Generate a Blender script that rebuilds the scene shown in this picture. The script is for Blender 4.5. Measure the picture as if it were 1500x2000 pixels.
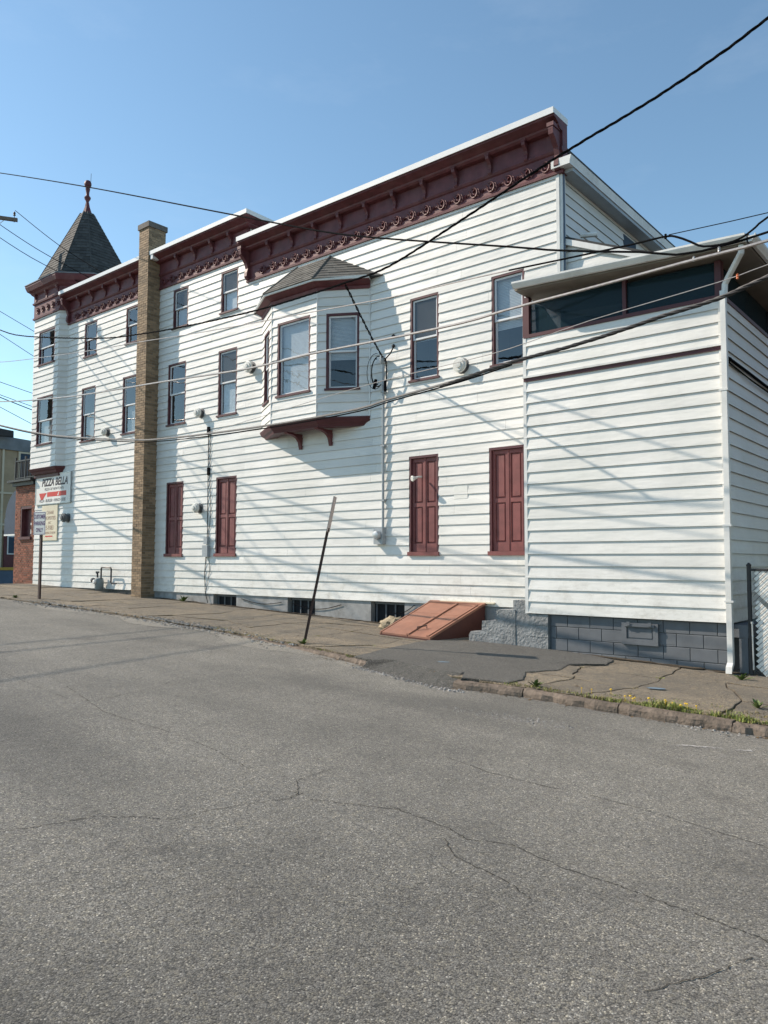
import bpy, bmesh, math, random
from mathutils import Vector, Matrix
R = math.radians
random.seed(7)
for o in list(bpy.data.objects): bpy.data.objects.remove(o)
S = bpy.context.scene
COL = S.collection

# ---------------------------------------------------------------- camera
cam_d = bpy.data.cameras.new('camera'); cam = bpy.data.objects.new('camera', cam_d); COL.objects.link(cam)
cam_d.sensor_fit = 'HORIZONTAL'; cam_d.sensor_width = 36; cam_d.lens = 36.0
cam_d.clip_start = .05; cam_d.clip_end = 6000
fw = Vector((-0.6373814, 0.7678526, 0.0644002)); rt = Vector((0.7695455, 0.6385876, 0.0023734)); up = Vector((0.0393027, -0.0510716, 0.9979213))
cam.matrix_world = Matrix((( rt.x, up.x, -fw.x, 0), (rt.y, up.y, -fw.y, -12.9507), (rt.z, up.z, -fw.z, .6644), (0, 0, 0, 1)))
S.camera = cam
S.render.resolution_x = 768; S.render.resolution_y = 1024

# ---------------------------------------------------------------- light
SUNDIR = Vector((2.4, 1.0, -2.0)).normalized()          # the way the light travels
to_sun = -SUNDIR
w = bpy.data.worlds.new('World'); S.world = w; w.use_nodes = True
nt = w.node_tree; nt.nodes.clear()
sky = nt.nodes.new('ShaderNodeTexSky'); sky.sky_type = 'NISHITA'; sky.sun_disc = False
sky.sun_elevation = math.asin(to_sun.z); sky.sun_rotation = math.atan2(to_sun.x, to_sun.y)
sky.altitude = 200; sky.air_density = 1.0; sky.dust_density = .2; sky.ozone_density = 1.0
bg = nt.nodes.new('ShaderNodeBackground'); bg.inputs[1].default_value = .142
wo = nt.nodes.new('ShaderNodeOutputWorld')
tn = nt.nodes.new('ShaderNodeMix'); tn.data_type = 'RGBA'; tn.blend_type = 'MULTIPLY'; tn.inputs[0].default_value = 1; tn.inputs[7].default_value = (.95, 1.07, 1.01, 1)
nt.links.new(sky.outputs[0], tn.inputs[6]); tc = nt.nodes.new('ShaderNodeTexCoord'); mp = nt.nodes.new('ShaderNodeMapping'); mp.inputs['Scale'].default_value = (2.2, 2.2, 6.5); nt.links.new(tc.outputs['Generated'], mp.inputs[0])
cn = nt.nodes.new('ShaderNodeTexNoise'); cn.inputs['Scale'].default_value = 1.6; cn.inputs['Detail'].default_value = 9; cn.inputs['Roughness'].default_value = .62; nt.links.new(mp.outputs[0], cn.inputs['Vector'])
cr = nt.nodes.new('ShaderNodeMapRange'); cr.inputs[1].default_value = .52; cr.inputs[2].default_value = .82; cr.inputs[3].default_value = 0; cr.inputs[4].default_value = .08; nt.links.new(cn.outputs['Fac'], cr.inputs[0])
cm = nt.nodes.new('ShaderNodeMix'); cm.data_type = 'RGBA'; cm.inputs[7].default_value = (6.2, 6.6, 7.0, 1); nt.links.new(cr.outputs[0], cm.inputs[0]); nt.links.new(tn.outputs[2], cm.inputs[6])
nt.links.new(cm.outputs[2], bg.inputs[0]); nt.links.new(bg.outputs[0], wo.inputs[0])
sun_d = bpy.data.lights.new('sun', 'SUN'); sun = bpy.data.objects.new('sun', sun_d); COL.objects.link(sun)
sun_d.energy = 4.9; sun_d.angle = R(.53); sun_d.color = (1, .865, .72)
sun.rotation_euler = SUNDIR.to_track_quat('-Z', 'Y').to_euler(); sun.location = (-30, -30, 40)
S.view_settings.view_transform = 'Standard'; S.view_settings.look = 'None'
S.view_settings.gamma = 1; S.view_settings.exposure = .40; S.view_settings.use_curve_mapping = False

# ---------------------------------------------------------------- materials
def newmat(name):
    m = bpy.data.materials.new(name); m.use_nodes = True
    n = m.node_tree.nodes; l = m.node_tree.links
    return m, n, l, n['Principled BSDF']
def N(n, t, **kw):
    x = n.new(t)
    for k, v in kw.items():
        if k.startswith('i_'): x.inputs[k[2:].replace('_', ' ')].default_value = v
        else: setattr(x, k, v)
    return x
def noise(n, l, scale, detail=4, vec=None, rough=.55, scl=None):
    t = n.new('ShaderNodeTexNoise'); t.inputs['Scale'].default_value = scale; t.inputs['Detail'].default_value = detail
    t.inputs['Roughness'].default_value = rough
    g = n.new('ShaderNodeNewGeometry')
    src = g.outputs['Position']
    if scl:
        mp = n.new('ShaderNodeMapping'); mp.inputs['Scale'].default_value = scl; l.new(src, mp.inputs[0]); src = mp.outputs[0]
    l.new(src, t.inputs['Vector'])
    return t.outputs['Fac']
def ramp(n, l, fac, stops):
    r = n.new('ShaderNodeValToRGB'); e = r.color_ramp.elements
    while len(e) < len(stops): e.new(.5)
    for i, (p, c) in enumerate(stops):
        e[i].position = p; e[i].color = (c, c, c, 1) if not hasattr(c, '__len__') else (*c, 1)
    l.new(fac, r.inputs[0]); return r.outputs[0]
def mix(n, l, a, b, f, mode='MIX'):
    x = n.new('ShaderNodeMix'); x.data_type = 'RGBA'; x.blend_type = mode
    for s, v in ((6, a), (7, b), (0, f)):
        if hasattr(v, 'links') or hasattr(v, 'is_linked'): l.new(v, x.inputs[s])
        elif s == 0: x.inputs[0].default_value = v
        else: x.inputs[s].default_value = (*v, 1) if hasattr(v, '__len__') else (v, v, v, 1)
    return x.outputs[2]
def bump(n, l, h, strength, dist, prev=None):
    b = n.new('ShaderNodeBump'); b.inputs['Strength'].default_value = strength; b.inputs['Distance'].default_value = dist
    l.new(h, b.inputs['Height'])
    if prev is not None: l.new(prev, b.inputs['Normal'])
    return b.outputs[0]
def paint(name, col, rough=.5, var=.12, scale=3., dirt=None, dirt_amt=.4, bmp=.15, bs=60., bd=.004, island=0, metallic=0, spec=.4, streak=None):
    m, n, l, p = newmat(name)
    f = noise(n, l, scale, 5)
    lo = [c*(1-var) for c in col]; hi = [min(1, c*(1+var)) for c in col]
    c = mix(n, l, lo, hi, ramp(n, l, f, [(.3, 0), (.7, 1)]))
    if island:
        g = n.new('ShaderNodeNewGeometry')
        v = ramp(n, l, g.outputs['Random Per Island'], [(0, 1-island), (1, 1+island)])
        mm = n.new('ShaderNodeMapRange'); l.new(g.outputs['Random Per Island'], mm.inputs[0]); mm.inputs[3].default_value = 1-island; mm.inputs[4].default_value = 1+island
        hv = n.new('ShaderNodeHueSaturation'); l.new(mm.outputs[0], hv.inputs['Value']); l.new(c, hv.inputs['Color']); c = hv.outputs[0]
    if dirt:
        d = noise(n, l, 1.7, 8, rough=.7)
        c = mix(n, l, c, dirt, mathn(n, l, ramp(n, l, d, [(.48, 0), (.72, 1)]), dirt_amt))
    if streak:
        d = noise(n, l, 1., 6, rough=.65, scl=(2.2, 2.2, .35))
        c = mix(n, l, c, streak, mathn(n, l, ramp(n, l, d, [(.5, 0), (.75, 1)]), dirt_amt))
    l.new(c, p.inputs['Base Color']); p.inputs['Roughness'].default_value = rough; p.inputs['Metallic'].default_value = metallic
    p.inputs['Specular IOR Level'].default_value = spec
    if bmp: l.new(bump(n, l, noise(n, l, bs, 3), bmp, bd), p.inputs['Normal'])
    return m
def mathn(n, l, a, k):
    x = n.new('ShaderNodeMath'); x.operation = 'MULTIPLY'; l.new(a, x.inputs[0]); x.inputs[1].default_value = k
    return x.outputs[0]

M = {}
def siding_mat():
    m, n, l, p = newmat('white_aluminium_siding')
    oi = n.new('ShaderNodeObjectInfo')
    mr = n.new('ShaderNodeMapRange'); l.new(oi.outputs['Random'], mr.inputs[0]); mr.inputs[3].default_value = .93; mr.inputs[4].default_value = 1.04
    base = mix(n, l, (.66, .662, .63), (.735, .73, .705), ramp(n, l, noise(n, l, .7, 4), [(.35, 0), (.65, 1)]))
    hv = n.new('ShaderNodeHueSaturation'); l.new(base, hv.inputs['Color']); l.new(mr.outputs[0], hv.inputs['Value'])
    c = hv.outputs[0]
    st = noise(n, l, 1., 8, rough=.7, scl=(1.6, 1.6, .45))
    c = mix(n, l, c, (.55, .55, .52), mathn(n, l, ramp(n, l, st, [(.52, 0), (.78, 1)]), .35))
    gr = noise(n, l, 1., 6, rough=.75, scl=(14, 14, 3.))
    c = mix(n, l, c, (.42, .41, .38), mathn(n, l, ramp(n, l, gr, [(.62, 0), (.80, 1)]), .35))
    gp_ = n.new('ShaderNodeNewGeometry'); sx_ = n.new('ShaderNodeSeparateXYZ'); l.new(gp_.outputs['Position'], sx_.inputs[0])
    low = n.new('ShaderNodeMapRange'); l.new(sx_.outputs[2], low.inputs[0]); low.inputs[1].default_value = 1.3; low.inputs[2].default_value = -.3; low.inputs[3].default_value = 0; low.inputs[4].default_value = 1
    sp_ = noise(n, l, 1., 9, rough=.8, scl=(3., 3., 4.5)); mm = n.new('ShaderNodeMath'); mm.operation = 'MULTIPLY'; l.new(ramp(n, l, sp_, [(.47, 0), (.66, 1)]), mm.inputs[0]); l.new(low.outputs[0], mm.inputs[1])
    c = mix(n, l, c, (.36, .34, .30), mathn(n, l, mm.outputs[0], .6))
    bl = noise(n, l, .55, 7, rough=.62); c = mix(n, l, c, (.50, .505, .49), mathn(n, l, ramp(n, l, bl, [(.54, 0), (.74, 1)]), .5))
    l.new(c, p.inputs['Base Color']); p.inputs['Roughness'].default_value = .48; p.inputs['Specular IOR Level'].default_value = .35
    b = bump(n, l, noise(n, l, 1., 3, scl=(1.1, 1.1, 5.)), .5, .03)
    b = bump(n, l, noise(n, l, 1., 2, scl=(25, 25, 160)), .08, .004, b)
    l.new(b, p.inputs['Normal'])
    return m
M['siding'] = siding_mat()
M['soffit'] = paint('grey_tan_soffit', (.20, .178, .150), .7, .15, 3)
M['trim'] = paint('white_trim', (.68, .68, .66), .45, .10, 3, streak=(.42, .41, .38), dirt_amt=.6)
M['cap'] = paint('white_metal_flashing', (.72, .73, .73), .35, .05, 2, bmp=.1)
M['maroon'] = paint('maroon_paint', (.112, .031, .036), .55, .25, 5, streak=(.18, .085, .08), dirt_amt=.45, bmp=.35, bs=45, bd=.006)
M['casing'] = paint('dark_maroon_paint', (.085, .026, .031), .5, .15, 4)
M['shutter'] = paint('faded_red_shutter_paint', (.190, .064, .062), .6, .2, 5, streak=(.27, .14, .13), dirt_amt=.55, bmp=.35, bs=50, bd=.006)
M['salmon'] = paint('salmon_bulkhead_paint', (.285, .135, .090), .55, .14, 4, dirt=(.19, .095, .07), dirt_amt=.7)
M['salmon_shaded'] = paint('shade_darkened_bulkhead_paint', (.085, .030, .024), .55, .12, 3)  # salmon darkened to brown, the shade of the bulkhead sides put into the colour
M['sash'] = paint('white_vinyl_sash', (.70, .71, .72), .4, .04, 2, bmp=0)
M['dark'] = paint('dark_interior', (.012, .013, .016), .9, .1, 2, bmp=0)
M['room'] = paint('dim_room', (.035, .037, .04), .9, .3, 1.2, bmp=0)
M['blind'] = paint('window_shade', (.50, .52, .53), .7, .06, 6, bmp=0)
M['greyshade'] = paint('grey_roller_shade', (.24, .255, .26), .8, .10, 5, bmp=0)
M['lace'] = paint('lace_curtain', (.42, .44, .45), .8, .25, 22, bmp=0)
M['found'] = paint('pale_grey_foundation', (.29, .295, .295), .8, .2, 4, dirt=(.13, .125, .115), dirt_amt=.75, bmp=.5, bs=40, bd=.01)
M['cmu'] = paint('slate_grey_block_paint', (.125, .136, .150), .75, .12, 5, bmp=.5, bs=90, bd=.006)
M['stucco'] = paint('rough_grey_stucco', (.225, .235, .24), .85, .22, 6, bmp=1., bs=22, bd=.03)
M['mortar'] = paint('mortar', (.25, .225, .19), .9, .12, 8)
M['tanbrick'] = paint('tan_brick', (.235, .165, .102), .8, .12, 9, island=.34, bmp=.4, bs=70)
M['redbrick'] = paint('red_brick', (.21, .075, .045), .8, .15, 9, island=.40, bmp=.4, bs=70)
M['slate'] = paint('grey_shingle', (.058, .059, .058), .85, .2, 8, island=.30, bmp=.6, bs=90, bd=.006)
M['roofshingle'] = paint('dark_grey_shingle', (.118, .115, .106), .9, .18, 10, island=.22, bmp=.6, bs=120, bd=.006)
M['tar'] = paint('tar_roof', (.05, .05, .05), .9, .2, 3)
M['conc'] = paint('dark_concrete_cap', (.13, .12, .11), .85, .2, 6, bmp=.5)
M['kerb'] = paint('brownstone_kerb', (.150, .118, .092), .85, .30, 7, dirt=(.07, .058, .045), dirt_amt=.75, bmp=.9, bs=25, bd=.02)
M['soil'] = paint('dry_soil', (.085, .068, .048), .95, .3, 7, bmp=1, bs=40, bd=.02)
M['yardsoil'] = paint('dark_yard_ground', (.045, .048, .028), .95, .35, 3, bmp=1, bs=30, bd=.03)
def brick_wall():
    m, n, l, p = newmat('brown_brick_wall'); g = n.new('ShaderNodeNewGeometry'); sx = n.new('ShaderNodeSeparateXYZ'); l.new(g.outputs['Position'], sx.inputs[0])
    ad_ = n.new('ShaderNodeMath'); l.new(sx.outputs[0], ad_.inputs[0]); l.new(sx.outputs[1], ad_.inputs[1]); cb = n.new('ShaderNodeCombineXYZ'); l.new(ad_.outputs[0], cb.inputs[0]); l.new(sx.outputs[2], cb.inputs[1])
    bt = n.new('ShaderNodeTexBrick'); bt.inputs['Scale'].default_value = 4.6; bt.inputs['Color1'].default_value = (.13, .065, .045, 1); bt.inputs['Color2'].default_value = (.09, .045, .034, 1); bt.inputs['Mortar'].default_value = (.16, .14, .12, 1); bt.inputs['Mortar Size'].default_value = .015
    l.new(cb.outputs[0], bt.inputs['Vector']); l.new(bt.outputs['Color'], p.inputs['Base Color']); p.inputs['Roughness'].default_value = .85; l.new(bump(n, l, bt.outputs['Fac'], -.4, .008), p.inputs['Normal']); return m
M['brickwall'] = brick_wall()
M['litter'] = paint('dead_leaf', (.11, .072, .035), .9, .3, 20, island=.5, bmp=0)
M['rust'] = paint('rusted_steel', (.055, .032, .028), .7, .35, 12, bmp=.4)
M['oldsign'] = paint('weathered_sign_back', (.52, .45, .42), .55, .3, 18)
M['galv'] = paint('galvanised_steel', (.46, .48, .49), .4, .1, 6, metallic=.5)
M['greymetal'] = paint('grey_meter_enamel', (.33, .36, .38), .45, .08, 6)
M['gasgrey'] = paint('gas_meter_grey', (.20, .24, .25), .5, .12, 8)
M['iron'] = paint('black_iron', (.03, .03, .032), .5, .2, 10)
M['cable'] = paint('black_cable', (.008, .008, .009), .85, .2, 30, spec=.03, bmp=0)
M['cablegrey'] = paint('grey_weathered_cable', (.20, .185, .175), .55, .15, 20, spec=.4, bmp=0)
M['bundle'] = paint('weathered_black_cable', (.035, .033, .034), .5, .4, 14, spec=.5, bmp=0)
M['strand'] = paint('bare_strand', (.42, .37, .34), .35, .2, 20, metallic=.4, bmp=0)
M['vent'] = paint('white_vent_hood', (.66, .66, .62), .5, .12, 10, dirt=(.3, .3, .28), dirt_amt=.4)
M['ventdark'] = paint('dark_vent_hood', (.10, .105, .11), .5, .2, 10)
M['wood'] = paint('weathered_pole_wood', (.16, .13, .105), .85, .2, 5, bmp=.5)
M['beige'] = paint('beige_stucco', (.42, .325, .215), .85, .10, 2, dirt=(.28, .22, .15), dirt_amt=.4)
M['greyfascia'] = paint('grey_fascia', (.20, .225, .25), .7, .2, 2)
M['cream'] = paint('cream_batten', (.62, .55, .42), .7, .05, 2)
M['navy'] = paint('navy_awning_cloth', (.035, .062, .10), .75, .12, 3)
M['bluewall'] = paint('blue_grey_paint', (.10, .14, .20), .7, .1, 3)
M['yellow'] = paint('yellow_paint', (.55, .34, .06), .6, .1, 5)
M['orange'] = paint('orange_plastic', (.60, .17, .07), .5, .05, 5)
M['signwhite'] = paint('sign_white', (.72, .71, .68), .45, .05, 3)
M['signcream'] = paint('sign_cream', (.66, .60, .46), .5, .06, 3)
M['signblack'] = paint('sign_dark_lettering', (.035, .02, .03), .5, .05, 5, bmp=0)
M['signred'] = paint('sign_red', (.55, .05, .04), .5, .05, 5, bmp=0)
M['signbrown'] = paint('sign_faded_lettering', (.30, .17, .12), .5, .1, 9, bmp=0)
M['signpurple'] = paint('sign_purple_lettering', (.13, .06, .16), .5, .05, 5, bmp=0)
M['sand'] = paint('tan_fieldstone', (.30, .25, .17), .85, .3, 12, bmp=.9, bs=30, bd=.02)
M['gravel'] = paint('grey_gravel', (.25, .24, .225), .9, .1, 9, island=.45)
M['bluepaint'] = paint('blue_spray_paint', (.12, .17, .215), .8, .2, 20)
M['chalk'] = paint('worn_white_paint', (.36, .35, .33), .85, .2, 20)
M['green'] = paint('weed_leaf', (.085, .125, .030), .6, .3, 20, island=.35, bmp=0)
M['grass'] = paint('grass_blade', (.21, .245, .055), .6, .25, 8, island=.4, bmp=0)
M['drygrass'] = paint('dry_grass', (.24, .20, .09), .8, .2, 8, island=.3, bmp=0)
M['dandelion'] = paint('dandelion_yellow', (.72, .46, .02), .6, .1, 8, bmp=0)
M['slat'] = paint('white_fence_slat', (.80, .78, .73), .5, .08, 6, bmp=0)
M['fabric'] = paint('olive_cloth', (.22, .25, .19), .85, .2, 4)
M['patchpaint'] = paint('pale_putty', (.74, .74, .70), .6, .05, 6)

def glass(name, tint, gl, body):
    m, n, l, p = newmat(name); n.remove(p)
    out = n['Material Output']
    tr = n.new('ShaderNodeBsdfTransparent'); tr.inputs[0].default_value = (*tint, 1)
    gs = n.new('ShaderNodeBsdfGlossy'); gs.inputs['Roughness'].default_value = .015; gs.inputs[0].default_value = (.95, .97, 1, 1)
    fr = n.new('ShaderNodeFresnel'); fr.inputs[0].default_value = gl
    l.new(bump(n, l, noise(n, l, 2.2, 2), .06, .05), gs.inputs['Normal'])
    ge = n.new('ShaderNodeNewGeometry'); fm_ = n.new('ShaderNodeMath'); fm_.operation = 'SUBTRACT'; fm_.inputs[0].default_value = 1; l.new(ge.outputs['Backfacing'], fm_.inputs[1])
    fx = n.new('ShaderNodeMath'); fx.operation = 'MULTIPLY'; l.new(fr.outputs[0], fx.inputs[0]); l.new(fm_.outputs[0], fx.inputs[1])
    mx = n.new('ShaderNodeMixShader'); l.new(fx.outputs[0], mx.inputs[0]); l.new(tr.outputs[0], mx.inputs[1]); l.new(gs.outputs[0], mx.inputs[2])
    if body:
        df = n.new('ShaderNodeBsdfDiffuse'); df.inputs[0].default_value = (*body[0], 1)
        m2 = n.new('ShaderNodeMixShader'); m2.inputs[0].default_value = body[1]
        l.new(mx.outputs[0], m2.inputs[1]); l.new(df.outputs[0], m2.inputs[2]); mx = m2
    l.new(mx.outputs[0], out.inputs[0]); return m
M['glass'] = glass('window_glass', (.93, .95, .96), 1.85, None)
M['screen'] = glass('dark_insect_screen', (.55, .58, .62), 1.3, ((.024, .048, .062), .55))
M['screened'] = glass('glass_behind_insect_screen', (.72, .74, .75), 1.7, ((.12, .125, .13), .35))

def asphalt(name, base, light, dark, vs, mott, bs=.9):
    m, n, l, p = newmat(name)
    g = n.new('ShaderNodeNewGeometry')
    v = n.new('ShaderNodeTexVoronoi'); v.inputs['Scale'].default_value = vs; l.new(g.outputs['Position'], v.inputs['Vector'])
    sep = n.new('ShaderNodeSeparateColor'); l.new(v.outputs['Color'], sep.inputs[0])
    stone = ramp(n, l, sep.outputs[0], [(0, dark), (.35, [a*.8 for a in base]), (.7, base), (.93, [a*1.25 for a in base]), (1, light)])
    v2 = n.new('ShaderNodeTexVoronoi'); v2.inputs['Scale'].default_value = vs*.47; l.new(g.outputs['Position'], v2.inputs['Vector'])
    sp2 = n.new('ShaderNodeSeparateColor'); l.new(v2.outputs['Color'], sp2.inputs[0])
    tint = ramp(n, l, sp2.outputs[1], [(0, (.80, .78, .74)), (.5, (1, 1, 1)), (.85, (1.06, 1.02, .90)), (1, (1.25, 1.2, 1.12))])
    c = mix(n, l, stone, tint, 1., 'MULTIPLY')
    gaps = ramp(n, l, v.outputs['Distance'], [(.40, 1), (.72, .25)])
    c = mix(n, l, c, gaps, .75, 'MULTIPLY')
    big = noise(n, l, .45, 6, rough=.6); mid = noise(n, l, 2.3, 6, rough=.65); fine = noise(n, l, 16, 4, rough=.6)
    c = mix(n, l, c, ramp(n, l, big, [(.3, 1-mott), (.5, 1.), (.7, 1+mott*.8)]), 1., 'MULTIPLY')
    c = mix(n, l, c, ramp(n, l, mid, [(.3, 1-mott*.7), (.5, 1.), (.72, 1+mott*.45)]), 1., 'MULTIPLY')
    c = mix(n, l, c, ramp(n, l, fine, [(.3, .86), (.7, 1.12)]), 1., 'MULTIPLY')
    if name == 'grey_asphalt':
        ln = noise(n, l, 1., 5, rough=.55, scl=(.16, .75, 1)); c = mix(n, l, c, ramp(n, l, ln, [(.30, .58), (.5, 1.), (.70, 1.18)]), 1., 'MULTIPLY')
        ol = noise(n, l, 1.1, 7, rough=.7); c = mix(n, l, c, ramp(n, l, ol, [(.58, (1, 1, 1)), (.74, (.62, .60, .60))]), 1., 'MULTIPLY')
    if name == 'worn_brown_pavement':
        ol = noise(n, l, 3.4, 8, rough=.75); c = mix(n, l, c, ramp(n, l, ol, [(.46, (1, 1, 1)), (.66, (.42, .40, .37))]), .8, 'MULTIPLY')
        oi = n.new('ShaderNodeObjectInfo'); mr = n.new('ShaderNodeMapRange'); l.new(oi.outputs['Random'], mr.inputs[0]); mr.inputs[3].default_value = .78; mr.inputs[4].default_value = 1.12
        hv = n.new('ShaderNodeHueSaturation'); l.new(c, hv.inputs['Color']); l.new(mr.outputs[0], hv.inputs['Value']); c = hv.outputs[0]
    l.new(c, p.inputs['Base Color']); p.inputs['Roughness'].default_value = .80; p.inputs['Specular IOR Level'].default_value = .35
    p.inputs['Sheen Weight'].default_value = .22; p.inputs['Sheen Roughness'].default_value = .45; p.inputs['Sheen Tint'].default_value = (.95, .92, .86, 1)
    b = bump(n, l, fine, .5, .012); b = bump(n, l, noise(n, l, 190, 3, rough=.7), .9, .006, b)
    inv = ramp(n, l, v.outputs['Distance'], [(0, 1), (.7, 0)])
    hgt = mix(n, l, inv, sep.outputs[1], .5)
    b = bump(n, l, hgt, bs, .007, b)
    l.new(b, p.inputs['Normal'])
    return m
M['road'] = asphalt('grey_asphalt', (.212, .203, .180), (.54, .52, .46), (.040, .038, .034), 118, .24, .8)
M['patch'] = asphalt('dark_asphalt_patch', (.080, .077, .069), (.22, .21, .19), (.020, .019, .018), 85, .36, 1.2)
M['walk'] = asphalt('worn_brown_pavement', (.232, .182, .116), (.37, .31, .215), (.105, .082, .053), 75, .34, .7)
M['crack'] = paint('crack_shadow_dirt', (.042, .038, .031), .95, .3, 30, bmp=0)
M['dust'] = asphalt('pale_road_dust', (.26, .245, .215), (.36, .34, .30), (.15, .14, .12), 90, .2, .4)

# ---------------------------------------------------------------- mesh helpers
class MB:
    def __init__(s): s.v = []; s.f = []
    def add(s, vs, fs):
        b = len(s.v); s.v += [tuple(v) for v in vs]; s.f += [tuple(i+b for i in f) for f in fs]
    def hexa(s, p):      # 0-3 bottom ring, 4-7 top ring
        s.add(p, [(0, 3, 2, 1), (4, 5, 6, 7), (0, 1, 5, 4), (1, 2, 6, 5), (2, 3, 7, 6), (3, 0, 4, 7)])
    def box(s, x0, x1, y0, y1, z0, z1):
        s.hexa([(x0, y0, z0), (x1, y0, z0), (x1, y1, z0), (x0, y1, z0), (x0, y0, z1), (x1, y0, z1), (x1, y1, z1), (x0, y1, z1)])
    def obox(s, a, b, wid, hei, upv=(0, 0, 1)):   # bar from a to b
        a = Vector(a); b = Vector(b); d = (b-a).normalized(); u = Vector(upv); r = d.cross(u).normalized(); u = r.cross(d).normalized()
        r *= wid/2; u *= hei/2
        s.hexa([a-r-u, a+r-u, a+r+u, a-r+u, b-r-u, b+r-u, b+r+u, b-r+u])
    def prism(s, poly, d):
        n = len(poly); poly = [Vector(q) for q in poly]; d = Vector(d)
        s.add(poly+[q+d for q in poly], [tuple(range(n))[::-1], tuple(range(n, 2*n))]+[(i, (i+1) % n, n+(i+1) % n, n+i) for i in range(n)])
    def tube(s, path, r, n=8, caps=True):
        path = [Vector(q) for q in path]; rings = []
        rr = r if hasattr(r, '__len__') else [r]*len(path)
        ref = None
        for i, q in enumerate(path):
            t = (path[min(i+1, len(path)-1)]-path[max(i-1, 0)]).normalized()
            if ref is None: ref = Vector((0, 0, 1)) if abs(t.z) < .9 else Vector((1, 0, 0))
            u = (ref-t*ref.dot(t)).normalized(); v = t.cross(u); ref = u
            rings.append([q+(u*math.cos(2*math.pi*k/n)+v*math.sin(2*math.pi*k/n))*rr[i] for k in range(n)])
        vs = [p for g in rings for p in g]; fs = []
        for i in range(len(path)-1):
            for k in range(n): fs.append((i*n+k, i*n+(k+1) % n, (i+1)*n+(k+1) % n, (i+1)*n+k))
        if caps: fs += [tuple(range(n))[::-1], tuple((len(path)-1)*n+k for k in range(n))]
        s.add(vs, fs)
    def lathe(s, prof, o, axis=(0, 0, 1), n=16):  # prof: (radius, height)
        ax = Vector(axis).normalized(); ref = Vector((0, 0, 1)) if abs(ax.z) < .9 else Vector((1, 0, 0))
        u = ref.cross(ax).normalized(); v = ax.cross(u); o = Vector(o)
        vs = []; fs = []
        for r, h in prof:
            for k in range(n): vs.append(o+ax*h+(u*math.cos(2*math.pi*k/n)+v*math.sin(2*math.pi*k/n))*max(r, 1e-4))
        for i in range(len(prof)-1):
            for k in range(n): fs.append((i*n+k, i*n+(k+1) % n, (i+1)*n+(k+1) % n, (i+1)*n+k))
        fs += [tuple(range(n))[::-1], tuple((len(prof)-1)*n+k for k in range(n))]
        s.add(vs, fs)
    def sweep(s, path, prof, caps=True):   # plan path, closed profile of (out, z); out is to the right of travel
        P = [Vector(q) for q in path]; n = len(prof); vs = []; fs = []
        for i, q in enumerate(P):
            if i == 0: nn = [nrm(P[1]-P[0])]
            elif i == len(P)-1: nn = [nrm(P[-1]-P[-2])]
            else: nn = [nrm(P[i]-P[i-1]), nrm(P[i+1]-P[i])]
            b = sum(nn, Vector((0, 0))); b = b/(b.length_squared) * (len(nn) if len(nn) > 1 else 1)
            if len(nn) > 1: b = (nn[0]+nn[1])/(1+nn[0].dot(nn[1]))
            for o_, z in prof: vs.append((q.x+b.x*o_, q.y+b.y*o_, z))
        for i in range(len(P)-1):
            for k in range(n): fs.append((i*n+k, i*n+(k+1) % n, (i+1)*n+(k+1) % n, (i+1)*n+k))
        if caps: fs += [tuple(range(n))[::-1], tuple((len(P)-1)*n+k for k in range(n))]
        s.add(vs, fs)
def nrm(d): d = d.normalized(); return Vector((d.y, -d.x))

WM = {}
def setup(o, parent, loc):
    W_ = Matrix.Translation(loc); WM[o.name] = W_
    COL.objects.link(o)
    if parent: o.parent = parent; o.matrix_basis = WM[parent.name].inverted() @ W_
    else: o.matrix_basis = W_
def base_of(vs):
    xs, ys, zs = zip(*vs); return Vector(((min(xs)+max(xs))/2, (min(ys)+max(ys))/2, min(zs)))
def obj(name, mb, mat, parent=None, label=None, cat=None, group=None, kind=None, smooth=False, fix=True, loc=None):
    loc = Vector(loc) if loc is not None else base_of(mb.v)
    me = bpy.data.meshes.new(name); me.from_pydata([tuple(Vector(v)-loc) for v in mb.v], [], mb.f)
    if fix:
        bm = bmesh.new(); bm.from_mesh(me); bmesh.ops.recalc_face_normals(bm, faces=bm.faces); bm.to_mesh(me); bm.free()
    if smooth:
        me.polygons.foreach_set('use_smooth', [True]*len(me.polygons))
        me.set_sharp_from_angle(angle=R(40))
    me.materials.append(M[mat] if isinstance(mat, str) else mat)
    o = bpy.data.objects.new(name, me); setup(o, parent, loc)
    tag(o, label, cat, group, kind); return o
def tag(o, label=None, cat=None, group=None, kind=None):
    if label: o['label'] = label
    if cat: o['category'] = cat
    if group: o['group'] = group
    if kind: o['kind'] = kind
def thing(name, loc, label, cat, group=None):
    o = bpy.data.objects.new(name, None); o.empty_display_size = .2; setup(o, None, Vector(loc)); tag(o, label, cat, group); return o
def part_copy(o, parent, delta):    # another piece with the same mesh
    c = o.copy(); W_ = Matrix.Translation(Vector(delta)) @ WM[o.name]
    COL.objects.link(c); WM[c.name] = W_
    c.parent = parent; c.matrix_basis = WM[parent.name].inverted() @ W_ if parent else W_
    return c

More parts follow.
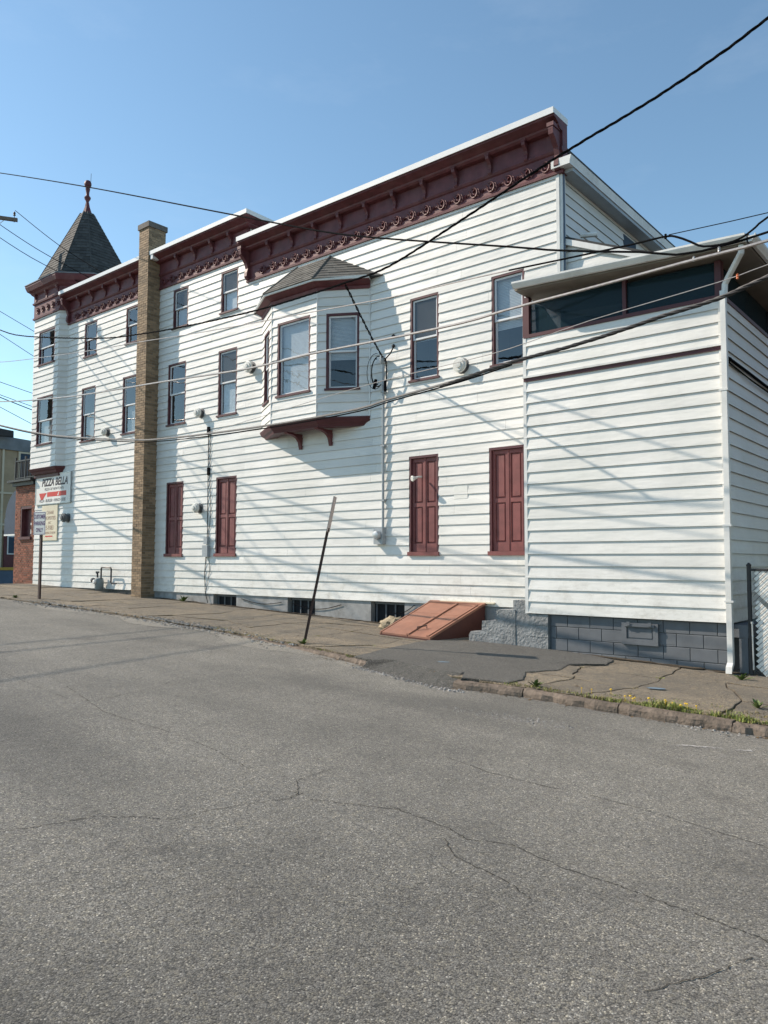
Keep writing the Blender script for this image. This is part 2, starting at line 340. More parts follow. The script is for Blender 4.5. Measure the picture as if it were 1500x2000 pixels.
class Face:
    def __init__(s, a, b): s.a = Vector(a); d = Vector(b)-s.a; s.L = d.length; s.d = d/s.L; s.n = nrm(d)
    def P(s, u, w_, z): q = s.a+s.d*u+s.n*w_; return Vector((q.x, q.y, z))
    def box(s, mb, u0, u1, w0, w1, z0, z1):
        mb.hexa([s.P(u0, w1, z0), s.P(u1, w1, z0), s.P(u1, w0, z0), s.P(u0, w0, z0), s.P(u0, w1, z1), s.P(u1, w1, z1), s.P(u1, w0, z1), s.P(u0, w0, z1)])
    def n3(s): return Vector((s.n.x, s.n.y, 0))
def minus(rect, holes):
    x0, x1, z0, z1 = rect
    hs = [h for h in holes if h[0] < x1 and h[1] > x0 and h[2] < z1 and h[3] > z0]
    if not hs: return [rect]
    zs = sorted({z0, z1, *[min(max(v, z0), z1) for h in hs for v in h[2:]]}); out = []
    for a, b in zip(zs, zs[1:]):
        if b-a < 1e-4: continue
        segs = [(x0, x1)]
        for h in hs:
            if h[2] < b-1e-5 and h[3] > a+1e-5:
                ns = []
                for p, q in segs:
                    if h[0] > p: ns.append((p, min(q, h[0])))
                    if h[1] < q: ns.append((max(p, h[1]), q))
                segs = [(p, q) for p, q in ns if q-p > 1e-4]
        out += [(p, q, a, b) for p, q in segs]
    return out
BOARDS = []
def add_board(mb, wl):
    r_ = wl
    while r_.parent: r_ = r_.parent
    BOARDS.append((r_.name, mb, wl))
def flush_boards(root, limit=300):   # the boards that show largest one by one, the rest as one part
    mine = [b for b in BOARDS if b[0] == root.name]
    def key(b):
        xs_ = [v[0] for v in b[1].v]; ys_ = [v[1] for v in b[1].v]; x = (min(xs_)+max(xs_))/2; y = (min(ys_)+max(ys_))/2
        d = math.hypot(x, y+12.95); area = sum(abs(b[1].v[i+1][0]-b[1].v[i][0])+abs(b[1].v[i+1][1]-b[1].v[i][1]) for i in range(0, len(b[1].v), 8))
        return -area/d**2
    mine.sort(key=key); rest = MB()
    for i, (_, mb, wl) in enumerate(mine):
        if i < limit: obj('siding_board', mb, 'siding', wl)
        else: rest.add(mb.v, mb.f)
    if rest.v: obj('siding_boards', rest, 'siding', root, kind='stuff')
CO = .203; LIP = .0215
def board(mb, F, u0, u1, zb, zt, z0, lip, u0t=None, u1t=None):   # one lapped strip of the course starting at z0
    def out(z): return lip*(1-(z-z0)/CO)+.003
    ud = .018 if zb-z0 < 1e-4 and zt-zb > .03 else 0
    u0t = u0 if u0t is None else u0t; u1t = u1 if u1t is None else u1t
    mb.hexa([F.P(u0, out(zb), zb), F.P(u1, out(zb), zb), F.P(u1, -.004, zb+ud), F.P(u0, -.004, zb+ud),
             F.P(u0t, out(zt), zt), F.P(u1t, out(zt), zt), F.P(u1t, -.004, zt), F.P(u0t, -.004, zt)])
def siding(F, u0, u1, z0, z1, holes, parent, zbase=0., run=(3.3, 4.6), lip=LIP, wall='side_wall', rng=random, slope=None, wparent=None, depth=.10):
    mb = MB()
    for a, b, c, d in minus((u0, u1, z0, z1), holes): F.box(mb, a, b, -depth, -.005, c, d)
    if slope is None: wl = obj(wall, mb, 'trim', parent)
    else: wl = parent
    k0 = math.floor((z0-zbase)/CO+1e-6); k1 = math.ceil((z1-zbase)/CO-1e-6)
    for k in range(k0, k1):
        zb = zbase+k*CO; zt = zb+CO; a = max(zb, z0); b = min(zt, z1)
        if b-a < .01: continue
        cuts = [u0]; q = u0+rng.uniform(.3, 1)*run[1]
        while q < u1-.6: cuts.append(q); q += rng.uniform(*run)
        cuts.append(u1)
        for i, (p, q) in enumerate(zip(cuts, cuts[1:])):
            m2 = MB(); lp = lip*rng.uniform(.93, 1.07)
            if slope:
                qb = min(q, slope(a)); qt = min(q, slope(b))
                if qb-p < .03: continue
                board(m2, F, p, qb, a, b, zb, lp, None, max(qt, p+.01))
            else:
                e = None
                for s in sorted(minus((p, q-(.004 if q < u1 else 0), a, b), holes)):
                    if e is not None and s[0] > e+1e-4:
                        add_board(m2, wl); m2 = MB()
                    board(m2, F, s[0], s[1], s[2], s[3], zb, lp); e = s[1] if e is None or not m2.v else max(e, s[1])
            if m2.v: add_board(m2, wl)
    return wl

def window(F, u0, u1, z0, z1, parent, cover='dark', low='room', label=None, glassm='glass', upper=None, single=False, t=.045):
    mb = MB()
    F.box(mb, u0, u0+t, -.13, .012, z0, z1); F.box(mb, u1-t, u1, -.13, .012, z0, z1)
    F.box(mb, u0+t, u1-t, -.13, .014, z1-t, z1); F.box(mb, u0+t, u1-t, -.13, .010, z0, z0+.03)
    wn = obj('window', mb, 'casing', parent, label)
    m = MB(); F.box(m, u0-.03, u1+.03, .0, .055, z0-.035, z0+.012); obj('sill', m, 'casing', wn)
    a, b = u0+t+.004, u1-t-.004; c, d = z0+.034, z1-t-.004; mid = (c+d)/2+.01; s = .038
    def sash(nm, zb, zt, wa, wb):
        m = MB(); F.box(m, a, a+s, wb, wa, zb, zt); F.box(m, b-s, b, wb, wa, zb, zt)
        F.box(m, a+s, b-s, wb, wa, zt-s, zt); F.box(m, a+s, b-s, wb, wa, zb, zb+s)
        so = obj(nm, m, 'sash', wn)
        return so
    def pane(zb, zt, wd, gm):
        m = MB(); F.box(m, a+s-.005, b-s+.005, wd-.006, wd, zb+s-.005, zt-s+.005); obj('pane', m, gm, wn)
    if single:
        sash('sash', c, d, -.03, -.065); pane(c, d, -.045, glassm)
    else:
        sash('upper_sash', mid-.02, d, -.025, -.055); sash('lower_sash', c, mid+.015, -.06, -.09)
        pane(mid-.02, d, -.035, upper or glassm); pane(c, mid+.015, -.07, glassm)
    # shade or blind, then the unlit room behind
    def shade(zb, zt, mm, nm='window_shade'):
        m = MB(); F.box(m, a+.02, b-.02, -.12, -.112, zb, zt); obj(nm, m, mm, wn)
    if cover == 'full': shade(c+.02, d-.02, 'blind')
    elif cover == 'slats':
        m = MB(); z = c+.02
        while z < d-.04: F.box(m, a+.02, b-.02, -.125, -.112, z, z+.024); z += .03
        obj('blind', m, 'blind', wn)
    elif cover == 'top': shade(mid-.05, d-.02, 'greyshade')
    elif cover == 'topslats':
        m = MB(); z = mid-.18
        while z < d-.04: F.box(m, a+.02, b-.02, -.125, -.112, z, z+.024); z += .031
        obj('blind', m, 'blind', wn)
    elif cover == 'bottom': shade(c, mid, 'greyshade')
    elif cover == 'lace': shade(mid-.02, d-.02, 'greyshade'); shade(c, mid-.04, 'lace', 'lace_curtain')
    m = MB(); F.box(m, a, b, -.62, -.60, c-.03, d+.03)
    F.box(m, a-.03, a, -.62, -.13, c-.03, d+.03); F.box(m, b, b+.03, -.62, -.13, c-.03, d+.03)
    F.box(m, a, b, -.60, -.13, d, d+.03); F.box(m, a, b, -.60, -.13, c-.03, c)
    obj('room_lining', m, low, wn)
    return wn

def shuttered(F, u0, u1, z0, z1, parent, ajar=0.):
    t = .05; mb = MB()
    F.box(mb, u0, u0+t, -.10, .014, z0, z1); F.box(mb, u1-t, u1, -.10, .014, z0, z1)
    F.box(mb, u0+t, u1-t, -.10, .016, z1-t, z1); F.box(mb, u0+t, u1-t, -.10, -.08, z0, z1-t)
    wn = obj('shuttered_window', mb, 'casing', parent)
    m = MB(); F.box(m, u0-.02, u1+.02, 0, .06, z0-.05, z0+.03); obj('sill', m, 'shutter', wn)
    um = (u0+u1)/2; zb = z0+.035; zt = z1-t-.006
    for (a, b) in ((u0+t+.004, um-.003), (um+.003, u1-t-.004)):
        m = MB(); st = .055; wi, wo_ = -.075, -.035
        zm = zb+(zt-zb)*.50; rails = [(zb, zb+.17), (zm-.04, zm+.04), (zt-.075, zt)]
        F.box(m, a, a+st, wi, wo_, zb, zt); F.box(m, b-st, b, wi, wo_, zb, zt)
        for r0, r1 in rails: F.box(m, a+st, b-st, wi, wo_, r0, r1)
        F.box(m, a+st, b-st, wi, -.062, zb+.17, zt-.075)
        for p0, p1 in ((zb+.17, zm-.04), (zm+.04, zt-.075)):
            i = .022; A, B = a+st+i, b-st-i; C, D = p0+i, p1-i; j = .014
            m.hexa([F.P(A, -.062, C), F.P(B, -.062, C), F.P(B, -.062, D), F.P(A, -.062, D), F.P(A+j, -.042, C+j), F.P(B-j, -.042, C+j), F.P(B-j, -.042, D-j), F.P(A+j, -.042, D-j)])
        if a > u0+.2: F.box(m, a-.012, a+.02, wo_, wo_+.012, zb, zt)
        obj('shutter', m, 'shutter', wn)
    return wn

def lapped(mb, A, B, C, D, rows, tab, th=.018, rng=random):   # shingle rows; A,B lower edge, D,C upper edge
    A, B, C, D = map(Vector, (A, B, C, D))
    n = (B-A).cross(D-A).normalized()
    for r in range(rows):
        t0 = r/rows; t1 = min(1, (r+1.25)/rows)
        a0 = A.lerp(D, t0); b0 = B.lerp(C, t0); a1 = A.lerp(D, t1); b1 = B.lerp(C, t1)
        L = (b0-a0).length
        if L < .02: continue
        k = max(1, round(L/tab)); off = (r % 2)*.5
        e = [0]+[(i+off+rng.uniform(-.08, .08))/k for i in range(0 if off else 1, k)]+[1]
        for p, q in zip(e, e[1:]):
            if q-p < .01: continue
            g = .002/L; q_ = q-g if q < 1 else 1; hh = th*rng.uniform(.75, 1.2)
            mb.hexa([a0.lerp(b0, p), a0.lerp(b0, q_), a1.lerp(b1, q_), a1.lerp(b1, p),
                     a0.lerp(b0, p)+n*hh, a0.lerp(b0, q_)+n*hh, a1.lerp(b1, q_)+n*.004, a1.lerp(b1, p)+n*.004])

def letters(body, size, F, uc, z, w_, mat, parent, name='lettering', shear=0., bold=0., xs=1.):
    cu = bpy.data.curves.new('t', 'FONT'); cu.body = body; cu.size = size; cu.align_x = 'CENTER'; cu.shear = shear; cu.offset = bold; cu.resolution_u = 3
    to = bpy.data.objects.new('t', cu); COL.objects.link(to)
    me = bpy.data.meshes.new_from_object(to); bpy.data.objects.remove(to)
    mb = MB(); mb.v = [tuple(F.P(uc+v.co.x*xs, w_, z+v.co.y)) for v in me.vertices]; mb.f = [tuple(p.vertices) for p in me.polygons]
    bpy.data.meshes.remove(me)
    return obj(name, mb, mat, parent, fix=False)

def lerp1(x, xs, ys):
    if x <= xs[0]: return ys[0]
    for i in range(len(xs)-1):
        if x <= xs[i+1]: return ys[i]+(ys[i+1]-ys[i])*(x-xs[i])/(xs[i+1]-xs[i])
    return ys[-1]
def gz(x, y=0): return lerp1(x, (-200, -45, -33, -27, 5, 60), (-1.5, -.9, -.35, -.13, -1.22, -3.))
def rz(x, y): return gz(x)-lerp1(x, (-200, -10, -6, 100), (.03, .04, .10, .10))+.02*min(max(-4.7-y, 0), 5)

# ---------------------------------------------------------------- ground
def sheet(name, xs, ys, zf, mat, kind='structure', parent=None):
    mb = MB(); nx, ny = len(xs), len(ys)
    mb.v = [(x, y, zf(x, y)) for y in ys for x in xs]
    mb.f = [(j*nx+i, j*nx+i+1, (j+1)*nx+i+1, (j+1)*nx+i) for j in range(ny-1) for i in range(nx-1)]
    return obj(name, mb, mat, parent, kind=kind, fix=False)
def rangef(a, b, s): n = max(1, round((b-a)/s)); return [a+(b-a)*i/n for i in range(n+1)]
mb = MB(); mb.v = [(-3000, -3000, -4.5), (3000, -3000, -4.5), (3000, 3000, -4.5), (-3000, 3000, -4.5)]; mb.f = [(0, 1, 2, 3)]
obj('ground', mb, 'soil', kind='structure', fix=False)
gx = [-200, -120, -80, -60, -50, -45, -40, -36]+rangef(-33, 5, 1.)+[10, 20, 40, 60, 100, 140]
gy = [-160, -80, -40, -25, -18]+rangef(-14, 0, .7)+[4, 10, 20, 40, 80, 160]
sheet('road', gx, gy, rz, 'road')
KX = [-31., -30.2, -28.5, -25, -21.2, -17., -14.4, -12, -9.15, -7.4, -5.64, -4.7, -3.3, -2, 8, 40]
KY = [0., -2.4, -3.6, -3.65, -3.5, -3.42, -3.45, -3.6, -4.05, -4.38, -4.70, -4.55, -4.58, -4.52, -4.8, -5]
def ky(x): return lerp1(x, KX, KY)
xs = [-31, -30.6, -30.2, -29.4]+rangef(-28.5, 8, .5)+[12, 20, 40]
ys_t = [0, .04, .1, .2, .3, .45, .6, .8, 1.]
mb = MB(); ny = 12
for x in xs:
    for j in range(ny+1):
        t = j/ny; y = ky(x)+.13*(1 if x > -11 else .2)+(0.6-ky(x))*t*.999
        mb.v.append((x, y, gz(x)-.030))
for i in range(len(xs)-1):
    for j in range(ny):
        a = i*(ny+1)+j; mb.f.append((a, a+ny+1, a+ny+2, a+1))
walk = obj('pavement', mb, 'soil', kind='structure', fix=False)
mb = MB()
for x0, x1, y0, y1 in ((-31, 40, .6, 40),):
    xx = [-31, -28]+rangef(-27, 5, 2)+[20, 40]
    for x in xx: mb.v += [(x, y0, gz(x)-.02), (x, y1, gz(x)-.02)]
    mb.f = [(2*i, 2*i+2, 2*i+3, 2*i+1) for i in range(len(xx)-1)]
obj('yard', mb, 'yardsoil', kind='structure', fix=False)

# cracked paving pieces on the pavement, each with its own edges
rs = random.Random(3)
cols = [];  x = -30.
while x < 2.2:
    cols.append(x); x += rs.uniform(1.15, 1.7) if x < -9 else rs.uniform(.75, 1.15)
NR = 4
def gp(i, j):
    r = random.Random(i*131+j*17+5); x = cols[i]+(r.uniform(-.30, .30) if 0 < i < len(cols)-1 else 0)
    k0 = ky(cols[i])+.17*(1 if cols[i] > -11 else .35); y = k0+(0.02-k0)*j/NR
    if 0 < j < NR: y += r.uniform(-.22, .22)
    return Vector((x, y))
def edge(p, q, n=7, amp=.06):
    if (p.x, p.y) > (q.x, q.y): return edge(q, p, n, amp)[::-1]
    r = random.Random(hash((round(p.x, 3), round(p.y, 3), round(q.x, 3)))); d = q-p; nn = Vector((-d.y, d.x)).normalized()
    out = []; o = 0
    for i in range(n+1):
        t = i/n
        if 0 < i < n: o = r.uniform(-amp, amp)*.6+o*.5
        else: o = 0
        out.append(p+d*t+nn*o)
    return out
for i in range(len(cols)-1):
    for j in range(NR):
        c = [gp(i, j), gp(i+1, j), gp(i+1, j+1), gp(i, j+1)]
        pts = []
        for a, b in zip(c, c[1:]+c[:1]): pts += edge(a, b)[:-1]
        ce = sum(pts, Vector((0, 0)))/len(pts)
        gap = rs.choice((.004, .006, .007, .014)); pts = [q+(ce-q).normalized()*gap for q in pts]
        dz = rs.uniform(-.006, .008); tx, ty = rs.uniform(-.008, .008), rs.uniform(-.008, .008)
        mb = MB(); n = len(pts)
        top = [(q.x, q.y, gz(q.x)+dz+tx*(q.x-ce.x)+ty*(q.y-ce.y)) for q in pts]
        ins = [ce+(q-ce)*(1-.012/max(.1, (q-ce).length)) for q in pts]
        top2 = [(q.x, q.y, gz(q.x)+dz+.004+tx*(q.x-ce.x)+ty*(q.y-ce.y)) for q in ins]
        bot = [(x_, y_, z_-.06) for x_, y_, z_ in top]
        mb.v = bot+top+top2
        mb.f = [(k, (k+1) % n, n+(k+1) % n, n+k) for k in range(n)]+[(n+k, n+(k+1) % n, 2*n+(k+1) % n, 2*n+k) for k in range(n)]+[tuple(range(2*n, 3*n))]
        obj('paving_slab', mb, 'walk', walk, fix=False)

# dark asphalt patch over the slabs
pp = [(-7.83, -4.22), (-8.12, -2.9), (-8.32, -1.70), (-7.7, -1.12), (-7.0, -1.03), (-6.28, -.98), (-5.6, -1.05), (-5.0, -1.28), (-4.86, -1.9), (-5.22, -2.35), (-5.1, -3.0), (-5.32, -3.5), (-5.05, -4.02), (-5.05, -4.42), (-5.60, -4.52), (-5.68, -4.80), (-6.0, -4.86), (-6.5, -4.78), (-7.0, -4.66), (-7.40, -4.56), (-7.44, -4.30)]
pts = []
for a, b in zip(pp, pp[1:]+pp[:1]): pts += edge(Vector(a), Vector(b), 6, .035)[:-1]
mb = MB(); ce = sum(pts, Vector((0, 0)))/len(pts); n = len(pts)
rings = [(1., -.02), (1., .018), (.985, .026), (.7, .034), (.35, .036)]
for s, dz in rings:
    for q in pts:
        v = ce+(q-ce)*s; t_ = min(max((-v.y-4.35)/.22, 0), 1) if v.x < -5.63 else 0; mb.v.append((v.x, v.y, gz(v.x)+dz*(1-t_*.6)-.105*t_))
for r in range(len(rings)-1):
    for k in range(n): mb.f.append((r*n+k, r*n+(k+1) % n, (r+1)*n+(k+1) % n, (r+1)*n+k))
mb.f.append(tuple((len(rings)-1)*n+k for k in range(n)))
obj('asphalt_patch', mb, 'patch', kind='structure', fix=False)

# kerb stones
kerb = None; kx = -11.; rk = random.Random(9); first = True
kb = MB(); kb.box(-11, 8, -4.2, -4.19, -1.5, -1.49)
kerb = bpy.data.objects.new('kerb', None); setup(kerb, None, Vector((-2, -4.6, gz(-2)))); kerb['kind'] = 'structure'
while kx < 7:
    L = rk.uniform(.55, 1.25) if kx < -3.3 else rk.uniform(.32, .6)
    if kx < -7.46 and kx+L > -7.46: L = -7.45-kx if -7.45-kx > .25 else L*.0+.25
    if -7.47 < kx < -5.72: kx = -5.70; continue
    mb = MB(); nseg = 9; g = .012; hh = lerp1(kx, (-11, -7.5, -6), (-.012, .004, .0))+rk.uniform(-.022, .012)
    def sec(x):
        y = ky(x); jx = rk.uniform(-.022, .014)
        return [(x, y+.13, gz(x)-.16), (x, y+.13, gz(x)+hh+rk.uniform(-.006, .006)), (x, y+.035+jx, gz(x)+hh+rk.uniform(-.008, .008)), (x, y+jx, gz(x)+hh-.030+rk.uniform(-.014, .008)), (x, y-.006+jx*1.5, gz(x)+hh-.075), (x, y-.012+jx, gz(x)-.16)]
    for i in range(nseg+1): mb.v += sec(kx+g/2+(L-g)*i/nseg)
    for i in range(nseg):
        for k in range(6): mb.f.append((i*6+k, i*6+(k+1) % 6, (i+1)*6+(k+1) % 6, (i+1)*6+k))
    mb.f += [tuple(range(6)), tuple(nseg*6+k for k in range(6))[::-1]]
    obj('kerb_stone', mb, 'kerb', kerb); kx += L

# cracks in the asphalt: thin broken ribbons
mb = MB(); rc = random.Random(21)
CR = [[(-4.9, -11.3), (-4.59, -10.87), (-4.53, -10.73), (-4.48, -10.56), (-4.44, -10.39), (-4.22, -10.18), (-4.06, -10.1), (-4.03, -9.85), (-3.97, -9.61), (-3.86, -9.31), (-3.87, -9.16), (-3.99, -9.2)],
 [(-9.72, -8.62), (-8.74, -8.71), (-7.78, -8.79), (-7.5, -8.66), (-7.62, -8.23), (-7.74, -7.76), (-8.02, -7.29)], [(-8.4, -8.46), (-7.01, -8.82), (-5.95, -8.8), (-5.18, -8.88), (-4.53, -9.05)],
 [(-3.86, -9.2), (-4.11, -8.98), (-4.17, -8.54)], [(-3.78, -7.59), (-3.25, -7.72), (-2.81, -7.72), (-2.43, -7.67), (-2.08, -7.7), (-1.76, -7.73), (-1.55, -7.78), (-.9, -7.9)],
 [(-3.29, -8.92), (-3.02, -8.95), (-2.76, -8.98), (-2.6, -9.06), (-2.36, -8.93), (-1.98, -9.03), (-1.75, -9.03), (-1.58, -9.04), (-1.39, -9.07), (-1.17, -9.08), (-.97, -9.11), (-.6, -9.2)],
 [(-3.76, -9.22), (-3.51, -9.09), (-3.26, -8.96), (-3.14, -8.91)], [(-2.75, -9.1), (-2.5, -9.32), (-2.2, -9.38), (-1.9, -9.5)], [(-1.2, -9.9), (-1.05, -9.6), (-.95, -9.3)]]
for pl in CR:
    fine = []
    for a, b in zip(pl, pl[1:]): fine += edge(Vector(a), Vector(b), 14, .016)[:-1]
    for i, (a, b) in enumerate(zip(fine, fine[1:])):
        if rc.random() < .17: continue
        d = (b-a).normalized(); nn = Vector((-d.y, d.x))*rc.uniform(.0014, .0042)
        mb.add([(p.x, p.y, rz(p.x, p.y)+.003) for p in (a-nn, b-nn*.9, b+nn*.9, a+nn)], [(0, 1, 2, 3)])
obj('road_crack', mb, 'crack', kind='stuff', fix=False)

mb = MB(); rp = random.Random(77)
for i in range(62):
    x = rp.uniform(-19, -.4) if i < 40 else rp.uniform(-5.2, -.4); y = ky(x)+rp.uniform(.2, -ky(x)-.15); a = rp.uniform(0, 6.28); q = Vector((x, y)); L = rp.randint(10, 34)
    for k in range(L):
        a += rp.gauss(0, .34); d = Vector((math.cos(a), math.sin(a)))*.045; nn = Vector((-d.y, d.x)).normalized()*rp.uniform(.0012, .0048)*(1-k/L*.6)
        e = q+d
        if ky(e.x)+.16 < e.y < -.02 and not (-8.4 < e.x < -4.8 and e.y > -4.6 and e.x < -5.0): mb.add([(p.x, p.y, gz(p.x)+.0125) for p in (q-nn, e-nn*.9, e+nn*.9, q+nn)], [(0, 1, 2, 3)])
        q = e
obj('pavement_crack', mb, 'crack', kind='stuff', fix=False)
mb = MB()
for i in range(900):
    x = rp.uniform(-20, 0); y = rp.choice((ky(x)-abs(rp.gauss(0, .07))-.02, ky(x)+.15+abs(rp.gauss(0, .25)), -abs(rp.gauss(.04, .09))-(1.02 if x > -6.2 else .02))); z = (rz(x, y)+.004) if y < ky(x) else gz(x)+.014
    a = rp.uniform(0, 6.28); L = rp.uniform(.008, .035); W_ = L*rp.uniform(.2, .6); c, s_ = math.cos(a), math.sin(a)
    mb.add([(x-c*L, y-s_*L, z), (x+s_*W_, y-c*W_, z+rp.uniform(0, .008)), (x+c*L, y+s_*L, z+rp.uniform(0, .006)), (x-s_*W_, y+c*W_, z+rp.uniform(0, .01))], [(0, 1, 2, 3)])
obj('leaf_litter', mb, 'litter', kind='stuff', fix=False)
mb = MB(); rp = random.Random(5)
for i in range(260):      # damp soil gathered along the foot of the walls
    x = rp.uniform(-19.2, -3.1); yw = -1.03 if x > -6.2 else (-1.1 if x > -7.85 else .0)
    if -9.5 < x < -7.9: continue
    r = rp.uniform(.05, .22); k = 9; y = yw-rp.uniform(-.02, .10)
    mb.add([(x+math.cos(6.283*j/k)*r*rp.uniform(.8, 1.6), min(yw+.02, y+math.sin(6.283*j/k)*r*.45*rp.uniform(.6, 1.3)), gz(x)+.0142+i*1e-5) for j in range(k)], [tuple(range(k))])
obj('damp_soil', mb, 'soil', kind='stuff', fix=False)

# pale dust band where the road meets the pavement, gravel along it
mb = MB(); xs2 = rangef(-20, -7.6, .25); rr_ = random.Random(4)
for x in xs2:
    y = ky(x); a = .25+.22*math.sin(x*1.7)+rr_.uniform(-.05, .05)
    for t in (-.05, a*.5+.06, a+.14): mb.v.append((x, y-t, rz(x, y-t)+.004))
for i in range(len(xs2)-1):
    for k in range(2): mb.f.append((i*3+k, i*3+k+1, (i+1)*3+k+1, (i+1)*3+k))
obj('road_dust', mb, 'dust', kind='stuff', fix=False)
mb = MB(); rg = random.Random(12)
def stone(x, y, z, s):
    a = rg.uniform(0, 6.3); e = rg.uniform(.6, 1.2); h = rg.uniform(.45, .9)
    ca, sa = math.cos(a), math.sin(a); P6 = [(1, 0), (.4, .8*e), (-.6, .7*e), (-1, -.1), (-.4, -.8*e), (.6, -.7*e)]
    lo = [(x+(p*ca-q*sa)*s, y+(p*sa+q*ca)*s, z) for p, q in P6]; hi = [(x+(p*ca-q*sa)*s*.6, y+(p*sa+q*ca)*s*.6, z+s*h*rg.uniform(.7, 1.2)) for p, q in P6]
    mb.add(lo+hi, [(k, (k+1) % 6, 6+(k+1) % 6, 6+k) for k in range(6)]+[tuple(range(6, 12))])
for i in range(2600):
    x = rg.uniform(-20.5, -9.4); d = rg.gauss(.02, .13); y = ky(x)+d
    if rg.random() < .55+.45*math.sin(x*1.3): stone(x, y, max(rz(x, y), gz(x) if d > .03 else -9)-.004, rg.uniform(.008, .034))
for i in range(420):
    x = rg.uniform(-7.5, -5.4); y = ky(x)+rg.gauss(-.17, .05); stone(x, y, rz(x, y)-.003, rg.uniform(.006, .026))
for i in range(420):
    x = rg.gauss(-4.1, .55); y = -5.72+.12*(x+4.1)+rg.gauss(0, .09); stone(x, y, rz(x, y)-.003, rg.uniform(.004, .013))
for i in range(360):
    x = rg.uniform(-2.9, .5); y = ky(x)-abs(rg.gauss(.05, .06)); stone(x, y, rz(x, y)-.003, rg.uniform(.007, .024))
obj('gravel', mb, 'gravel', kind='stuff', fix=False)

# grass and weeds along the kerb
def blades(mb, x, y, z, n, h, spread, rr):
    for _ in range(n):
        a = rr.uniform(0, 6.3); r = rr.random()**.7*spread; bx, by = x+math.cos(a)*r, y+math.sin(a)*r
        b = rr.uniform(0, 6.3); le = rr.uniform(.2, .9); hh = h*rr.uniform(.5, 1.15); wd = rr.uniform(.0025, .006)
        dx, dy = math.cos(b), math.sin(b); px, py = -dy*wd, dx*wd
        mb.add([(bx-px, by-py, z), (bx+px, by+py, z), (bx+dx*hh*le*.4+px*.8, by+dy*hh*le*.4+py*.8, z+hh*.65), (bx+dx*hh*le*.4-px*.8, by+dy*hh*le*.4-py*.8, z+hh*.65), (bx+dx*hh*le, by+dy*hh*le, z+hh*.9)], [(0, 1, 2, 3), (3, 2, 4)])
rr = random.Random(31); mg = MB(); md = MB(); my = MB()
from mathutils import noise as mnoise
for i in range(1500):
    t = rr.random(); x = -3.9+3.9*t; y = ky(x)+.14+abs(rr.gauss(.08, .24)); d_ = mnoise.noise(Vector((x*2.1, y*3.3, 1)))+.25-abs(y-ky(x)-.22)*.9-.5*max(0, -3.2-x)
    if d_ > 0: blades(mg if rr.random() < .75 else md, x, y, gz(x)-.005, rr.choice((4, 6, 9)), .02+.10*min(d_, .6)*rr.uniform(.3, 1.4), .055, rr)
for i in range(170):
    x = rr.uniform(-5.1, -3.2); y = ky(x)+.15+abs(rr.gauss(.03, .06)); blades(md if rr.random() < .6 else mg, x, y, gz(x)-.005, 6, .035, .05, rr)
for i in range(160):
    x = rr.uniform(-3.8, .3); y = ky(x)+.2+abs(rr.gauss(.18, .22)); blades(md, x, y, gz(x), 6, .03, .06, rr)
for i in range(70):
    x = rr.uniform(-12.5, -7.8); y = ky(x)+rr.uniform(.06, .3); blades(md if rr.random() < .5 else mg, x, y, gz(x)-.008, 7, .035, .05, rr)
for (i0, j0) in [(rr.randrange(1, len(cols)-1), rr.randrange(1, NR)) for _ in range(46)]:
    q = gp(i0, j0); blades(md if rr.random() < .5 else mg, q.x, q.y, gz(q.x)-.01, 14, .03, .07, rr)
for i in range(15):
    x = rr.choice((rr.gauss(-4.0, .18), rr.gauss(-3.5, .12), rr.gauss(-2.9, .1))); y = ky(x)+.2+abs(rr.gauss(.05, .08)); z = gz(x)+rr.uniform(.03, .075)
    s = rr.uniform(.011, .018); my.lathe([(.3*s, 0), (s, .3*s), (.8*s, .8*s), (.2*s, 1.0*s)], (x, y, z), n=7)
    my.tube([(x, y, gz(x)), (x, y, z)], .0025, 4)
obj('grass', mg, 'grass', kind='stuff', fix=False); obj('dry_grass', md, 'drygrass', kind='stuff', fix=False)
obj('dandelion_flowers', my, 'dandelion', kind='stuff')
def weed(x, y, n, h, label):
    mb = MB(); q = random.Random(int(x*100))
    for k in range(n):
        a = q.uniform(0, 6.3); L = h*q.uniform(.6, 1.2); e = q.uniform(.3, 1.2); dx, dy = math.cos(a)*math.cos(e), math.sin(a)*math.cos(e); dz = math.sin(e)
        wd = L*q.uniform(.12, .2); px, py = -math.sin(a)*wd, math.cos(a)*wd; z = gz(x)
        mb.add([(x, y, z), (x+dx*L*.5+px, y+dy*L*.5+py, z+dz*L*.55), (x+dx*L, y+dy*L, z+dz*L*.8), (x+dx*L*.5-px, y+dy*L*.5-py, z+dz*L*.55)], [(0, 1, 2), (0, 2, 3)])
    obj('weed', mb, 'green', None, label, 'weed', fix=False)
weed(-3.02, -1.62, 16, .16, 'leafy green weed below the white downspout beside the slatted fence')
weed(-9.35, -3.80, 22, .13, 'weeds growing round the foot of the leaning rusty post')
weed(-17.75, -.16, 20, .22, 'dry weed against the pale foundation left of the basement windows')
weed(-20.9, -3.3, 30, .12, 'low weeds left of the customer parking sign post')
weed(-4.72, -4.3, 20, .13, 'green weed clump at the corner of the dark asphalt patch by the kerb')
weed(-2.35, -3.55, 16, .13, 'small weed in the cracked pavement at the right edge')
